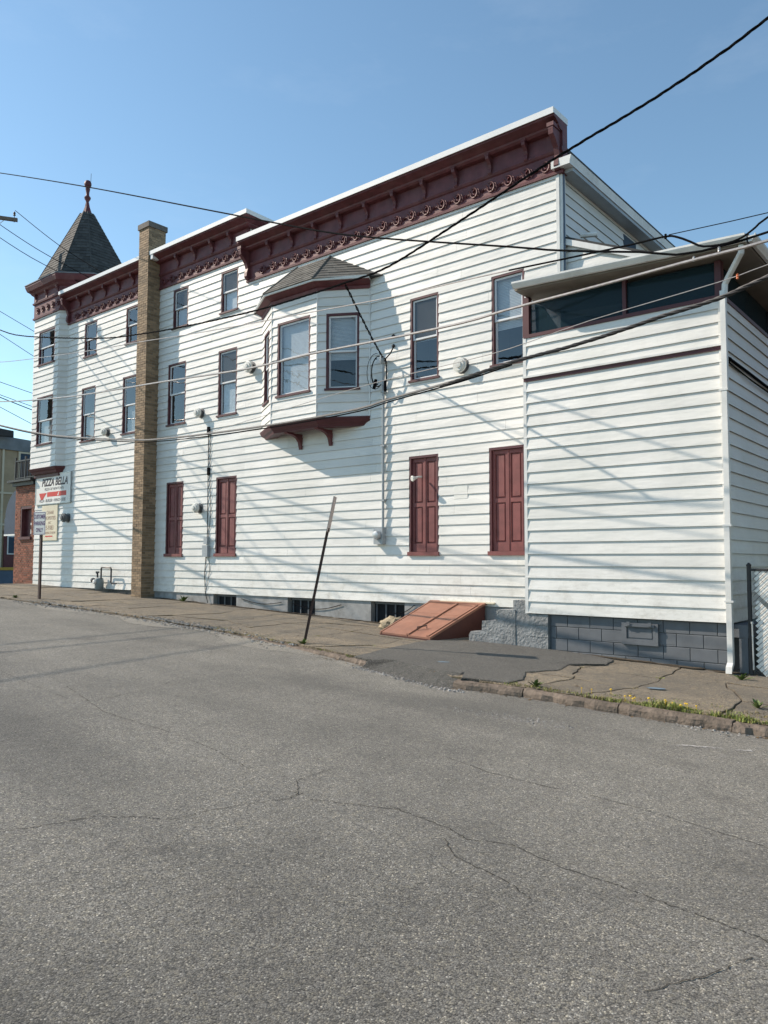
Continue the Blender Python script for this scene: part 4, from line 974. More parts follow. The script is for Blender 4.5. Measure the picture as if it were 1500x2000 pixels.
obj('downspout', m, 'trim', A_)
m = MB(); m.tube([(EX1+.04, -.98, 3.72), (EX1+.05, .0, 3.70), (EX1+.05, 2, 3.66), (EX1+.05, 4, 3.62)], .022, 6); m.tube([(EX1+.04, -.98, 3.66), (EX1+.05, .3, 3.60), (EX1+.05, 3, 3.57)], .012, 5); m.lathe([(.03, 0), (.04, .05), (.02, .08)], (EX1+.02, -1.0, 3.68), (1, 0, 0), 8); obj('wall_cable', m, 'cable', A_)
# block foundation
fm = MB(); FY = -1.015
fm.hexa([(-6.30, FY+.012, -1.2), (-3.34, FY+.012, -1.2), (-3.34, 0, -1.2), (-6.30, 0, -1.2), (-6.30, FY+.012, ZE-.01), (-3.34, FY+.012, ZE-.01), (-3.34, 0, ZE-.01), (-6.30, 0, ZE-.01)])
fnd = obj('block_foundation', fm, 'cmu', A_)
def cmu_row(F, u0, u1, z0, z1, off, L=.40, hole=None):
    u = u0-off
    while u < u1:
        a = max(u, u0); b = min(u+L-.008, u1)
        if b-a > .04:
            m = MB()
            for s in minus((a, b, z0, z1-.008), [hole] if hole else []):
                if s[1]-s[0] < .02 or s[3]-s[2] < .02: continue
                c = .006; F.box(m, s[0], s[1], -.012, .004, s[2], s[3])
                m.hexa([F.P(s[0], .0041, s[2]), F.P(s[1], .0041, s[2]), F.P(s[1], .0041, s[3]), F.P(s[0], .0041, s[3]), F.P(s[0]+c, .009, s[2]+c), F.P(s[1]-c, .009, s[2]+c), F.P(s[1]-c, .009, s[3]-c), F.P(s[0]+c, .009, s[3]-c)])
            if m.v: obj('block', m, 'cmu', fnd)
        u += L
FB = Face((-6.20, FY), (-3.34, FY)); vh = (1.27, 1.81, -.60, -.31)
for r, (z0, z1) in enumerate(((-.42, -.225), (-.62, -.42), (-.82, -.62), (-1.02, -.82))): cmu_row(FB, 0, FB.L, z0, z1, .2*(r % 2)+.1, hole=vh)
m = MB(); FB.box(m, 1.25, 1.83, -.0, .03, -.63, -.30)
for a, b, c, d in minus((1.25, 1.83, -.63, -.29), [(1.33, 1.75, -.54, -.36)]): FB.box(m, a, b, .028, .055, c, d)
FB.box(m, 1.30, 1.78, .05, .085, -.345, -.31); FB.box(m, 1.35, 1.73, .03, .042, -.52, -.38)
for u in (1.35, 1.69): FB.box(m, u, u+.05, .08, .10, -.33, -.275)
obj('foundation_vent', m, 'cmu', A_)
# end pier of blocks below the corner, timber post at the other corner
m = MB(); m.box(-6.88, -6.24, -1.062, -.62, -1.05, ZE-.012); pier = obj('pier', m, 'stucco', A_)
FP = Face((-6.60, -1.062), (-6.24, -1.062))
for z0, z1 in ((-.42, -.235), (-.62, -.42), (-.85, -.62)):
    m = MB(); FP.box(m, .0, FP.L, .0, .012, z0+.006, z1-.006); obj('block', m, 'stucco', pier)
m = MB(); m.box(-6.92, -6.66, -1.05, -.6, -.23, -.005); obj('pier_cap', m, 'stucco', A_)
m = MB(); m.box(-3.2, -3.08, -1.05, -.93, -1.0, -.42); m.box(-3.30, -3.06, -1.06, -.2, -.42, -.24); obj('corner_post', m, 'cmu', A_)

flush_boards(B, 298); flush_boards(A_)
# ---------------------------------------------------------------- things along the wall
# concrete steps
m = MB(); pr = [(-7.82, -.95), (-7.84, -.66), (-7.80, -.60), (-7.56, -.585), (-7.55, -.40), (-7.27, -.385), (-7.26, -.19), (-6.87, -.175), (-6.87, -.95)]
m.prism([(x, -1.07, z) for x, z in pr], (0, .62, 0))
bm = bmesh.new()
for v in m.v: bm.verts.new(v)
bm.verts.ensure_lookup_table()
for f in m.f: bm.faces.new([bm.verts[i] for i in f])
bmesh.ops.recalc_face_normals(bm, faces=bm.faces); bmesh.ops.triangulate(bm, faces=bm.faces)
bmesh.ops.subdivide_edges(bm, edges=bm.edges, cuts=4, use_grid_fill=True)
q = random.Random(3)
from mathutils import noise as mnoise
for v in bm.verts: v.co += Vector((mnoise.noise(v.co*4), mnoise.noise(v.co*4+Vector((9, 0, 0))), mnoise.noise(v.co*4+Vector((0, 7, 0)))))*.010
m = MB(); m.v = [tuple(v.co) for v in bm.verts]; bm.verts.index_update(); m.f = [tuple(v.index for v in f.verts) for f in bm.faces]; bm.free()
obj('concrete_steps', m, 'stucco', None, 'rough grey broken concrete steps beside the cellar doors', 'steps')
# cellar bulkhead
bk = thing('cellar_bulkhead', (-8.85, -.9, -.75), 'salmon painted sloping cellar doors against the white wall', 'cellar doors')
def BK(u, v, h=0):    # u across 0..1, v down the slope 0..1
    xb = -9.47+u*1.34; xf = -9.45+u*1.18; y = -.06+(-1.68+.06)*v; z = -.185+(gz(xf)+.03+.185)*v
    return Vector((xb+(xf-xb)*v, y, z+h))
m = MB(); m.hexa([BK(0, 1, -.2), BK(1, 1, -.2), Vector((*BK(1, 0).xy, -.95)), Vector((*BK(0, 0).xy, -.95)), BK(0, 1, -.002), BK(1, 1, -.002), BK(1, 0, -.002), BK(0, 0, -.002)]); obj('bulkhead_base', m, 'salmon_shaded', bk)
def slab(u0, u1, v0, v1, h0, h1, nm, mt='salmon'):
    m = MB(); m.hexa([BK(u0, v1, h0), BK(u1, v1, h0), BK(u1, v0, h0), BK(u0, v0, h0), BK(u0, v1, h1), BK(u1, v1, h1), BK(u1, v0, h1), BK(u0, v0, h1)]); return obj(nm, m, mt, bk)
dl = slab(.03, .545, .04, .995, .0, .030, 'cellar_door'); dr = slab(.560, .955, .04, .995, .0, .030, 'cellar_door')
slab(.525, .575, .05, .99, .031, .055, 'door_batten'); slab(.915, .955, .08, .99, .031, .060, 'door_batten'); slab(.965, 1.0, .02, 1., .0, .045, 'side_rail'); slab(.0, .025, .02, 1., .0, .04, 'side_rail')
slab(.0, 1.02, -.02, .035, .0, .05, 'head_rail')
for v in (.36,): slab(.04, .52, v, v+.02, .030, .036, 'door_seam'); slab(.58, .91, v+.01, v+.03, .030, .036, 'door_seam')
m = MB(); a = BK(.60, .86, .045); b = BK(.72, .80, .045); m.tube([a, a+Vector((0, 0, .05)), b+Vector((0, 0, .05)), b], .012, 6); obj('handle', m, 'rust', bk)
m = MB(); m.box(-9.20, -7.92, -.075, .0, -.155, -.125); obj('foam_seal', m, 'signcream', bk)
# stone by the bulkhead
m = MB(); bm = bmesh.new(); bmesh.ops.create_icosphere(bm, subdivisions=3, radius=1)
for v in bm.verts: v.co = Vector((v.co.x*.30, v.co.y*.22, v.co.z*.17))*(1+.35*mnoise.noise(v.co*2.1)+.12*mnoise.noise(v.co*6))+Vector((-9.85, -.78, gz(-9.85)+.10))
m.v = [tuple(v.co) for v in bm.verts]; bm.verts.index_update(); m.f = [tuple(v.index for v in f.verts) for f in bm.faces]; bm.free()
obj('boulder', m, 'sand', None, 'tan weathered stone lying left of the cellar doors', 'stone', smooth=True)

# round vent hoods
def vent(x, z, r, L, label, mat='vent', mat2='ventdark'):
    t = thing('vent_hood', (x, 0, z), label, 'vent', 'vent hoods on the white wall')
    m = MB(); m.lathe([(r*1.05, .0), (r*1.05, .025), (r*.72, .03), (r*.72, L*.55)], (x, 0, z), (0, -1, 0), 18); obj('collar', m, mat2, t, smooth=True)
    m = MB(); m.lathe([(r*.72, L*.5), (r*1.0, L*.5), (r*1.0, L*.72), (r*.80, L*.74), (r*.80, L*.86), (r*.45, L*.87), (r*.42, L), (r*.05, L*1.02)], (x, 0, z), (0, -1, 0), 18); obj('hood', m, mat, t, smooth=True)
vent(-8.66, 4.66, .155, .20, 'white round vent hood between the two right upper windows')
vent(-15.21, 5.68, .15, .24, 'dirty white vent hood just left of the bay window', 'vent')
vent(-17.30, 4.74, .13, .24, 'round vent hood between the two second-floor windows right of the chimney')
vent(-22.10, 4.72, .13, .24, 'small round vent hood left of the chimney at second-floor level')
vent(-24.42, 2.09, .15, .26, 'dark vent hood beside the cream wall sign', 'ventdark')
vent(-17.30, 2.11, .135, .26, 'white vent hood between the two left shuttered windows')
# lamp on the shutter
t = thing('wall_floodlight', (-9.74, 0, 2.41), 'small white floodlight sticking out from the maroon shutters', 'lamp')
m = MB(); m.tube([(-9.70, -.03, 2.45), (-9.72, -.13, 2.44), (-9.74, -.20, 2.42)], .022, 8); obj('arm', m, 'vent', t)
m = MB(); m.lathe([(.025, 0), (.04, .04), (.062, .09), (.062, .105), (.05, .115)], (-9.73, -.17, 2.42), (-.35, -1, -.25), 14); obj('bulb', m, 'vent', t, smooth=True)
m = MB(); FM.box(m, U(-8.88), U(-8.55), .012, .018, 1.94, 2.04); FM.box(m, U(-8.88), U(-8.55), .012, .020, 2.05, 2.20); obj('putty_patch', m, 'patchpaint', None, 'pale square patch on the siding between the two right shuttered windows', 'patch')

# service mast, meter, loops of cable
t = thing('service_mast', (-10.72, -.06, 1.4), 'grey conduit with a weatherhead and cable loops right of the bay window', 'conduit')
m = MB(); m.tube([(-10.72, -.07, 1.38), (-10.72, -.07, 5.05)], .028, 8); obj('conduit', m, 'greymetal', t, smooth=True)
m = MB(); m.lathe([(.035, 0), (.06, .03), (.065, .10), (.045, .17), (.01, .19)], (-10.72, -.08, 5.03), (0, -.25, 1), 10); obj('weatherhead', m, 'greymetal', t, smooth=True)
for z in (2.0, 3.2, 4.4): m = MB(); m.box(-10.77, -10.67, -.105, 0, z-.015, z+.015); obj('strap', m, 'greymetal', t)
def loop(cx, cz, rx, rz_, y, a0, a1, n=18): return [(cx+rx*math.cos(R(a0+(a1-a0)*i/n)), y-.05*math.sin(math.pi*i/n), cz+rz_*math.sin(R(a0+(a1-a0)*i/n))) for i in range(n+1)]
m = MB()
for k, (rx, rz_, y) in enumerate(((.16, .34, -.14), (.22, .40, -.18), (.10, .30, -.12))): m.tube(loop(-10.80-.04*k, 4.86, rx, rz_, y, 80, 300), .012 if k != 1 else .007, 6)
m.tube(loop(-10.60, 4.80, .06, .30, -.13, 120, -120), .014, 6); m.lathe([(.035, 0), (.04, .18), (.03, .22)], (-10.92, -.16, 4.48), (.3, 0, 1), 8); m.lathe([(.03, 0), (.035, .2), (.02, .24)], (-10.60, -.15, 4.62), (0, 0, -1), 8)
obj('cable_loop', m, 'cable', t, smooth=True)
m = MB(); m.tube([(-10.72, -.10, 5.15), (-10.60, -.13, 5.12), (-10.45, -.16, 5.20), (-10.30, -.20, 5.35)], .014, 6); obj('cable_tail', m, 'cable', t, smooth=True)
for z, dx in ((5.62, -.12), (5.40, -.13)): m = MB(); m.lathe([(.03, 0), (.045, .03), (.02, .07)], (-10.47, 0, z), (0, -1, 0), 8); obj('porcelain_knob', m, 'iron', t)
t = thing('electric_meter', (-10.80, -.08, 1.05), 'grey electric meter box at the foot of the conduit', 'meter')
m = MB(); m.box(-10.93, -10.68, -.14, 0, 1.04, 1.40); obj('meter_box', m, 'greymetal', t)
m = MB(); m.lathe([(.095, 0), (.095, .05), (.08, .09), (.03, .105)], (-10.81, -.14, 1.24), (0, -1, 0), 16); obj('meter_dial', m, 'galv', t, smooth=True)
t = thing('telephone_box', (-16.92, -.05, .9), 'two small grey utility boxes with thin wires beside the left shutters', 'utility box')
m = MB(); m.box(-17.0, -16.85, -.10, 0, 1.12, 1.32); obj('upper_box', m, 'greymetal', t)
m = MB(); m.box(-17.03, -16.81, -.12, 0, .78, 1.09); obj('lower_box', m, 'greymetal', t)
m = MB(); m.tube([(-16.95, -.03, 4.2), (-16.94, -.03, 2.6), (-16.93, -.03, 1.3)], .010, 5); m.tube([(-16.87, -.03, 4.15), (-16.86, -.035, 3.0), (-16.80, -.03, 2.0), (-16.88, -.03, 1.3)], .007, 5)
m.tube([(-16.98, -.03, .78), (-17.02, -.03, .3), (-16.98, -.03, -.15), (-16.85, -.04, -.45)], .009, 5); m.tube([(-16.86, -.03, .78), (-16.80, -.03, .4), (-16.95, -.03, -.1)], .006, 5)
m.box(-16.99, -16.90, -.06, 0, 4.1, 4.32); m.box(-16.97, -16.88, -.05, 0, 3.0, 3.2); obj('drop_wire', m, 'cable', t)
m = MB()
for (xa, za, xb, zb, s) in ((-13.6, -.35, -12.0, -.32, .12), (-15.5, -.30, -14.0, -.34, .08), (-10.6, -.42, -9.9, -.25, .1)):
    m.tube([(xa+(xb-xa)*i/10, -.012, za+(zb-za)*i/10-s*math.sin(math.pi*i/10)) for i in range(11)], .008, 5)
obj('loose_wire', m, 'cable', None, 'thin loose wires drooping along the pale foundation', 'wire', kind='stuff')
t = thing('gas_meter', (-22.05, -.2, -.3), 'grey gas meter with black looped pipe at the wall base left of the chimney', 'gas meter')
m = MB(); m.lathe([(.10, -.22), (.13, -.18), (.14, .02), (.12, .12), (.07, .15)], (-22.05, -.20, .0), (0, 0, 1), 12); obj('meter_body', m, 'gasgrey', t, smooth=True)
m = MB(); m.lathe([(.07, 0), (.07, .05), (.04, .06)], (-22.05, -.34, .02), (0, -1, 0), 12); obj('dial', m, 'signwhite', t)
m = MB(); m.tube([(-21.95, -.20, .1), (-21.95, -.20, .42), (-21.93, -.20, .46), (-21.42, -.20, .46), (-21.38, -.20, .42), (-21.38, -.20, .02), (-21.34, -.2, -.02), (-21.15, -.16, -.02)], .025, 7); m.tube([(-22.15, -.2, .1), (-22.16, -.2, .26), (-22.22, -.2, .3)], .028, 7); m.tube([(-22.18, -.2, .05), (-22.5, -.2, .02)], .025, 7); obj('pipe', m, 'iron', t, smooth=True)
m = MB(); m.lathe([(.05, -.07), (.075, -.02), (.075, .03), (.04, .08)], (-22.4, -.2, .06), (0, -1, 0.3), 10); m.lathe([(.03, 0), (.06, .02), (.06, .06)], (-22.16, -.2, .28), (0, 0, 1), 8); obj('regulator', m, 'ventdark', t, smooth=True)

# wall signs
t = thing('pizza_sign', (-25.4, -.05, 2.6), 'white pizza shop sign under the corner turret, lettered PIZZA BELLA', 'sign')
FSg = Face((-26.62, -.06), (-24.25, -.06)); cx = FSg.L/2
m = MB(); FSg.box(m, 0, FSg.L, -.03, .0, 2.62, 3.62); obj('sign_board', m, 'signwhite', t)
m = MB()
for a, b, c, d in minus((-.02, FSg.L+.02, 2.60, 3.64), [(.01, FSg.L-.01, 2.63, 3.61)]): FSg.box(m, a, b, -.035, .012, c, d)
obj('sign_frame', m, 'galv', t)
letters('PIZZA BELLA', .36, FSg, cx+.12, 3.24, .003, 'signblack', t, shear=.25, bold=.012, xs=.86)
letters('PIZZA OF NEWTOWN', .13, FSg, cx+.1, 3.08, .003, 'signblack', t, shear=.1)
m = MB(); FSg.box(m, .82, 2.12, .0, .003, 2.86, 3.02); obj('red_band', m, 'signred', t)
m = MB(); m.v = [tuple(FSg.P(u_, .005, z_)) for u_, z_ in ((.25, 3.0), (.78, 3.0), (.52, 2.78), (.40, 2.76))]; m.f = [(0, 1, 2, 3)]; obj('slice_emblem', m, 'signred', t, fix=False)
m = MB(); m.v = [tuple(FSg.P(u_, .005, z_)) for u_, z_ in ((1.52, 2.88), (1.60, 2.88), (1.66, 3.0), (1.62, 3.0))]; m.f = [(0, 1, 2, 3)]; obj('band_emblem', m, 'signwhite', t, fix=False)
letters('PIZZA \u2022 BURGER \u2022 WINGS \u2022 SUBS', .15, FSg, cx, 2.68, .003, 'signblack', t, shear=.15, xs=.82)
t = thing('property_sign', (-25.6, -.05, 1.35), 'tall cream property company sign on the wall below the pizza sign', 'sign')
FS2 = Face((-26.16, -.05), (-25.08, -.05)); cx = FS2.L/2
m = MB(); FS2.box(m, 0, FS2.L, -.04, .0, 1.36, 2.58); obj('sign_board', m, 'signcream', t)
for tx, sz, z in (('CANAR', .17, 2.26), ('PROPERTIES', .17, 2.07), ('INC.', .13, 1.92), ('5-9383', .22, 1.72), ('LEASING IS NOW', .12, 1.58)): letters(tx, sz, FS2, cx+.05, z, .003, 'signbrown', t, xs=.85)
m = MB(); FS2.box(m, cx-.25, cx+.25, 0, .003, 1.48, 1.52); obj('underline_bar', m, 'signred', t)

# customer parking sign
t = thing('parking_sign', (-20.3, -2.95, gz(-20.3)), 'small white sign on a dark post reading CUSTOMER PARKING ONLY', 'sign post')
m = MB(); px, py = -20.3, -2.95; m.box(px-.045, px+.045, py-.012, py+.012, gz(px)-.2, 1.52); m.box(px-.045, px-.033, py+.012, py+.035, gz(px)-.2, 1.52); m.box(px+.033, px+.045, py+.012, py+.035, gz(px)-.2, 1.52)
obj('post', m, 'rust', t)
d2 = Vector((.97, .243)); c2 = Vector((px-.02, py-.035)); FK = Face(c2-d2*.225, c2+d2*.225)
m = MB(); FK.box(m, 0, .45, -.004, .0, 1.36, 1.98); obj('sign_plate', m, 'signwhite', t)
m = MB()
for a, b, c, d in minus((.012, .438, 1.372, 1.968), [(.024, .426, 1.384, 1.956)]): FK.box(m, a, b, .0, .002, c, d)
obj('sign_border', m, 'signpurple', t)
for tx, z in (('CUSTOMER', 1.80), ('PARKING', 1.62), ('ONLY', 1.44)): letters(tx, .150, FK, .225, z, .003, 'signpurple', t, bold=.004, xs=.56 if tx == 'CUSTOMER' else .66)
# leaning sign post
t = thing('leaning_sign_post', (-9.45, -3.70, gz(-9.45)), 'rusty leaning street sign post with its plate turned edge-on', 'sign post')
b_, t_ = Vector((-9.46, -3.70, gz(-9.45)-.15)), Vector((-8.92, -3.50, 1.76)); dv = t_-b_
m = MB(); m.obox(b_, b_+dv*.80, .062, .010, (.7, .7, 0)); m.obox(b_+Vector((.02, -.02, 0)), b_+dv*.80+Vector((.02, -.02, 0)), .012, .03, (.7, .7, 0)); m.obox(b_+Vector((-.024, .0, 0)), b_+dv*.80+Vector((-.024, .0, 0)), .012, .03, (.7, .7, 0)); obj('post', m, 'rust', t)
m = MB(); a = b_+dv*.775; c = t_; hd = Vector((-.56, .83, 0)).normalized()*.15
th = Vector((.83, .56, 0))*.004
side = Vector((.012, -.010, 0))
m.hexa([a-hd-th, a+hd-th, a+hd+th, a-hd+th, c-hd-th, c+hd-th, c+hd+th, c-hd+th]); obj('sign_plate', m, 'oldsign', t)

# chain-link fence with diagonal slats
t = thing('slatted_fence', (-1.9, -.98, gz(-2)), 'chain-link fence woven with white diagonal slats at the right edge', 'fence')
FF = Face((-3.02, -1.06), (.2, -1.06)); zb, zt = -.93, .56
m = MB(); m.tube([(-3.04, -1.06, -1.1), (-3.04, -1.06, .62)], .03, 8); m.lathe([(.034, 0), (.036, .02), (.01, .05)], (-3.04, -1.06, .61), n=8); obj('fence_post', m, 'iron', t)
m = MB(); m.tube([(.22, -1.06, -1.4), (.22, -1.06, .60)], .03, 8); obj('fence_post', m, 'iron', t)
m = MB(); m.tube([(-3.04, -1.06, .56), (.2, -1.06, .54)], .018, 6); obj('top_rail', m, 'iron', t)
m = MB(); m.tube([(-3.0, -1.10, -.86), (-3.005, -1.10, -.2)], .012, 6); m.lathe([(.018, 0), (.018, .03)], (-3.005, -1.10, -.21), n=8); obj('tie_bar', m, 'galv', t)
rf = random.Random(15); per = .083
i = 0; c0 = zt+.02
for k in range(-14, 62):
    if rf.random() < .09: continue
    # slat runs down to the right at 45 degrees: z = zk - u
    zk = zb+.03+k*per
    u0 = max(.06+rf.uniform(0, .012), zk-zt+.03); u1 = min(3.1, zk-zb+rf.uniform(-.02, .03))
    if u1-u0 < .06: continue
    m = MB(); hw = .0275
    def SP(u, s, w_): return FF.P(u+s*.7071, w_, zk-u+s*.7071)
    wob = [.006*math.sin(u*40) for u in (u0, u1)]
    m.hexa([SP(u0, -hw, -.012), SP(u1, -hw, -.012), SP(u1, hw, -.012), SP(u0, hw, -.012), SP(u0, -hw, .0), SP(u1, -hw, .0), SP(u1, hw, .0), SP(u0, hw, .0)])
    obj('slat', m, 'slat', t)
m = MB()
for k in range(-42, 22):
    zk = zb+k*per*1.0
    u0 = max(.03, zb-zk); u1 = min(3.1, zt-zk)
    if u1-u0 > .04: m.tube([FF.P(u0, .008, zk+u0), FF.P(u1, .008, zk+u1)], .0028, 4)
obj('chain_link', m, 'iron', t, kind='stuff')

# ---------------------------------------------------------------- utility pole and wires
P0 = Vector((-28.2, -1.6, 0))
t = thing('utility_pole', (P0.x, P0.y, gz(P0.x)), 'wooden utility pole with a crossarm at the street corner, left edge', 'utility pole')
m = MB(); m.tube([(P0.x, P0.y, gz(P0.x)-.5), (P0.x, P0.y, 6), (P0.x, P0.y, 15.0)], [.16, .145, .115], 12); obj('pole', m, 'wood', t, smooth=True)
ad = Vector((.515, .857, 0)); m = MB(); c = P0+Vector((0, 0, 13.0)); m.obox(c-ad*1.2, c+ad*1.19, .10, .12); obj('crossarm', m, 'wood', t)
m = MB(); m.obox(c+ad*.75-Vector((0, 0, .07)), P0+Vector((.08, .12, 12.3)), .03, .012); m.obox(c-ad*.75-Vector((0, 0, .07)), P0+Vector((-.08, -.12, 12.3)), .03, .012); obj('crossarm_brace', m, 'galv', t)
for s in (-1.1, -.5, .55, 1.08):
    q = c+ad*s; m = MB(); m.lathe([(.012, -.16), (.012, .08), (.05, .10), (.03, .15), (.045, .17), (.03, .22), (.01, .24)], q+Vector((0, 0, .06)), n=8); obj('insulator', m, 'iron', t, smooth=True)

def wire(pts, r, mat, label, n=6, name='overhead_wire', cat='wire', twist=0, grp='overhead wires along the street'):
    pts = [Vector(p) for p in pts]; fine = []
    for i in range(len(pts)-1):     # Catmull-Rom through the points
        p0 = pts[max(i-1, 0)]; p1 = pts[i]; p2 = pts[i+1]; p3 = pts[min(i+2, len(pts)-1)]
        k = max(3, int((p2-p1).length/.5))
        for j in range(k):
            s = j/k; fine.append(.5*((2*p1)+(p2-p0)*s+(2*p0-5*p1+4*p2-p3)*s*s+(3*p1-p0-3*p2+p3)*s**3))
    fine.append(pts[-1]); m = MB()
    if not twist: m.tube(fine, r, n)
    else:
        dense = []
        for a, b in zip(fine, fine[1:]):
            k = max(1, int((b-a).length/.07)); dense += [a.lerp(b, j/k) for j in range(k)]
        dense.append(fine[-1])
        for s in range(twist):
            acc = 0; path = []
            for i, q in enumerate(dense):
                if i: acc += (q-dense[i-1]).length
                tn = (dense[min(i+1, len(dense)-1)]-dense[max(i-1, 0)]).normalized(); u = Vector((0, 0, 1)); u = (u-tn*u.dot(tn)).normalized(); v = tn.cross(u)
                a = acc*2*math.pi/.55+s*2*math.pi/twist; path.append(q+(u*math.cos(a)+v*math.sin(a))*r*1.05)
            m.tube(path, r if s else r*.8, 5)
    return obj(name, m, mat, None, label, cat, grp, smooth=True)
P1 = Vector((1.5, -4.35, 0)); R_ = lambda z: (P1.x, P1.y, z)
t2 = thing('utility_pole', (P1.x, P1.y, gz(P1.x)), 'wooden utility pole by the kerb where the street cables end, right of the slatted fence', 'utility pole')
m = MB(); m.tube([(P1.x, P1.y, gz(P1.x)-.5), (P1.x, P1.y, 5), (P1.x, P1.y, 11.5)], [.17, .15, .12], 12); obj('pole', m, 'wood', t2, smooth=True)
for z_ in (4.55, 5.7, 8.6): m = MB(); m.lathe([(.02, -.05), (.04, -.03), (.03, 0), (.045, .03), (.02, .06)], (P1.x, P1.y-.16, z_), n=8); m.box(P1.x-.02, P1.x+.02, P1.y-.15, P1.y-.05, z_-.04, z_-.02); obj('insulator', m, 'iron', t2)
L_ = lambda z: (P0.x, P0.y, z)
wire([L_(14.6), (-26.44, -1.74, 13.92), (-19.65, -2.27, 11.06), (-13.07, -2.78, 8.2), (-10.77, -2.96, 7.2), (-8.76, -3.12, 6.37), (-5.54, -3.37, 5.24), (-4.78, -3.43, 4.97), (-3.6, -3.52, 4.61), (-2.83, -3.58, 4.40), (-1.2, -3.7, 4.5), R_(4.9)], .015, 'cable', 'thin black wire slanting down from upper left across the chimney and long cornice')
wire([L_(9.2), (-25.93, -1.78, 8.34), (-23.79, -1.94, 7.69), (-18.86, -2.33, 6.61), (-16.63, -2.5, 6.25), (-14.28, -2.69, 5.96), (-11.73, -2.88, 5.73), (-10.14, -3.01, 5.65), (-9.02, -3.1, 5.62), (-8.02, -3.17, 5.63), (-6.48, -3.29, 5.94), (-4.76, -3.43, 6.31), (-3.29, -3.54, 6.56), (-2.01, -3.64, 6.91), (-.6, -3.8, 7.5), R_(8.6)], .0105, 'cable', 'twisted black service cable rising to the top right corner over the bay roof', twist=3)
wire([L_(7.8), (-25.82, -1.79, 7.23), (-19.68, -2.26, 6.4), (-16.62, -2.5, 6.05), (-13.59, -2.74, 5.68), (-10.13, -3.01, 5.31), (-8.01, -3.17, 5.09), (-6.49, -3.29, 4.98), (-5.6, -3.36, 4.91)], .010, 'strand', 'thin pale wire crossing the middle of the bay window roof shadow')
wire([(-5.6, -3.36, 4.91), (-4.76, -3.43, 4.83), (-3.71, -3.51, 4.74), (-3.26, -3.55, 4.71), (-3.1, -3.56, 4.65), (-2.95, -3.57, 4.55), (-2.8, -3.58, 4.45), (-2.53, -3.6, 4.41), (-2.35, -3.62, 4.43), (-2.21, -3.63, 4.5), (-2.07, -3.64, 4.58), (-1.2, -3.7, 4.95), R_(5.7)], .0135, 'cable', 'thick black cable dipping below the gutter of the addition')
wire([L_(6.4), (-25.7, -1.8, 5.89), (-20.58, -2.19, 5.28), (-15.28, -2.61, 4.85), (-12.0, -2.86, 4.58), (-10.04, -3.02, 4.51), (-8.14, -3.16, 4.4), (-6.49, -3.29, 4.32), (-5.55, -3.37, 4.33), (-4.2, -3.47, 4.32), (-3.06, -3.56, 4.32), (-2.55, -3.6, 4.31), (-2.13, -3.63, 4.31), (-1, -3.72, 4.36), R_(4.65)], .020, 'strand', 'bright pinkish cable crossing the bay windows and the porch screens')
w5 = [L_(5.7), (-25.62, -1.8, 5.1), (-21.55, -2.12, 4.3), (-16.94, -2.48, 3.66), (-15.23, -2.61, 3.5), (-12.88, -2.8, 3.38), (-10.6, -2.97, 3.31), (-8.74, -3.12, 3.3), (-8.01, -3.18, 3.36), (-6.5, -3.29, 3.45), (-5.56, -3.37, 3.54)]
wire(w5, .021, 'cablegrey', 'grey cable sagging across the wall below the bay window')
wire([(x, y, z-.055+.03*abs(x+14)/14) for x, y, z in w5], .012, 'cable', 'thin black wire hanging just under the sagging grey cable')
wire([(-6.9, -3.26, 3.40), (-5.56, -3.37, 3.54), (-4.72, -3.43, 3.58), (-3.97, -3.49, 3.64), (-3.28, -3.54, 3.72), (-2.66, -3.59, 3.77), (-2.09, -3.64, 3.89), (-1, -3.72, 4.1), R_(4.5)], .0145, 'bundle', 'thick spiral-wrapped black cable bundle across the addition', twist=4)
wire([(-14.5, -2.68, 3.40), (-13.52, -2.75, 3.42), (-9.67, -3.05, 3.63), (-8.14, -3.16, 3.7), (-6.5, -3.29, 3.72), (-5.56, -3.37, 3.75), (-4.31, -3.46, 3.88), (-2.64, -3.59, 3.97), (-2.09, -3.64, 4.03), (-1, -3.72, 4.12), R_(4.55)], .006, 'strand', 'fine pale wire just above the spiral-wrapped bundle')
wire([(-3.22, -3.55, 4.72), (-2.07, -3.64, 4.63), (-1., -3.72, 4.6), R_(4.8)], .006, 'cable', 'fine wire leading off right from the cable clamp over the gutter')
wire([(-9.09, -3.09, 5.58), (-9.63, -2.10, 5.42), (-10.17, -1.10, 5.27), (-10.70, -.12, 5.16)], .012, 'cable', 'twisted black drop cable from the street cable down to the weatherhead', twist=2, name='service_drop', grp=None)
# hardware hung on the cables at the corner
for k, (x, y, z, lb, mt) in enumerate(((-2.62, -3.595, 4.36, 'small grey clamp on the pinkish cable at the corner of the addition', 'galv'), (-2.92, -3.57, 4.33, 'small clamp left on the pinkish cable before the screens end', 'galv'), (-2.42, -3.61, 3.98, 'orange insulator hanging by the gutter corner', 'orange'), (-3.26, -3.55, 4.71, 'black cable clamp above the porch gutter', 'cable'))):
    f_ = .62; m = MB(); m.lathe([(r_*f_, h_*f_) for r_, h_ in [(.012, -.05), (.028, -.04), (.02, -.01), (.032, .0), (.02, .025), (.028, .04), (.01, .055)]], (x, y, z), n=9); obj('cable_clamp', m, mt, None, lb, 'clamp', smooth=True)
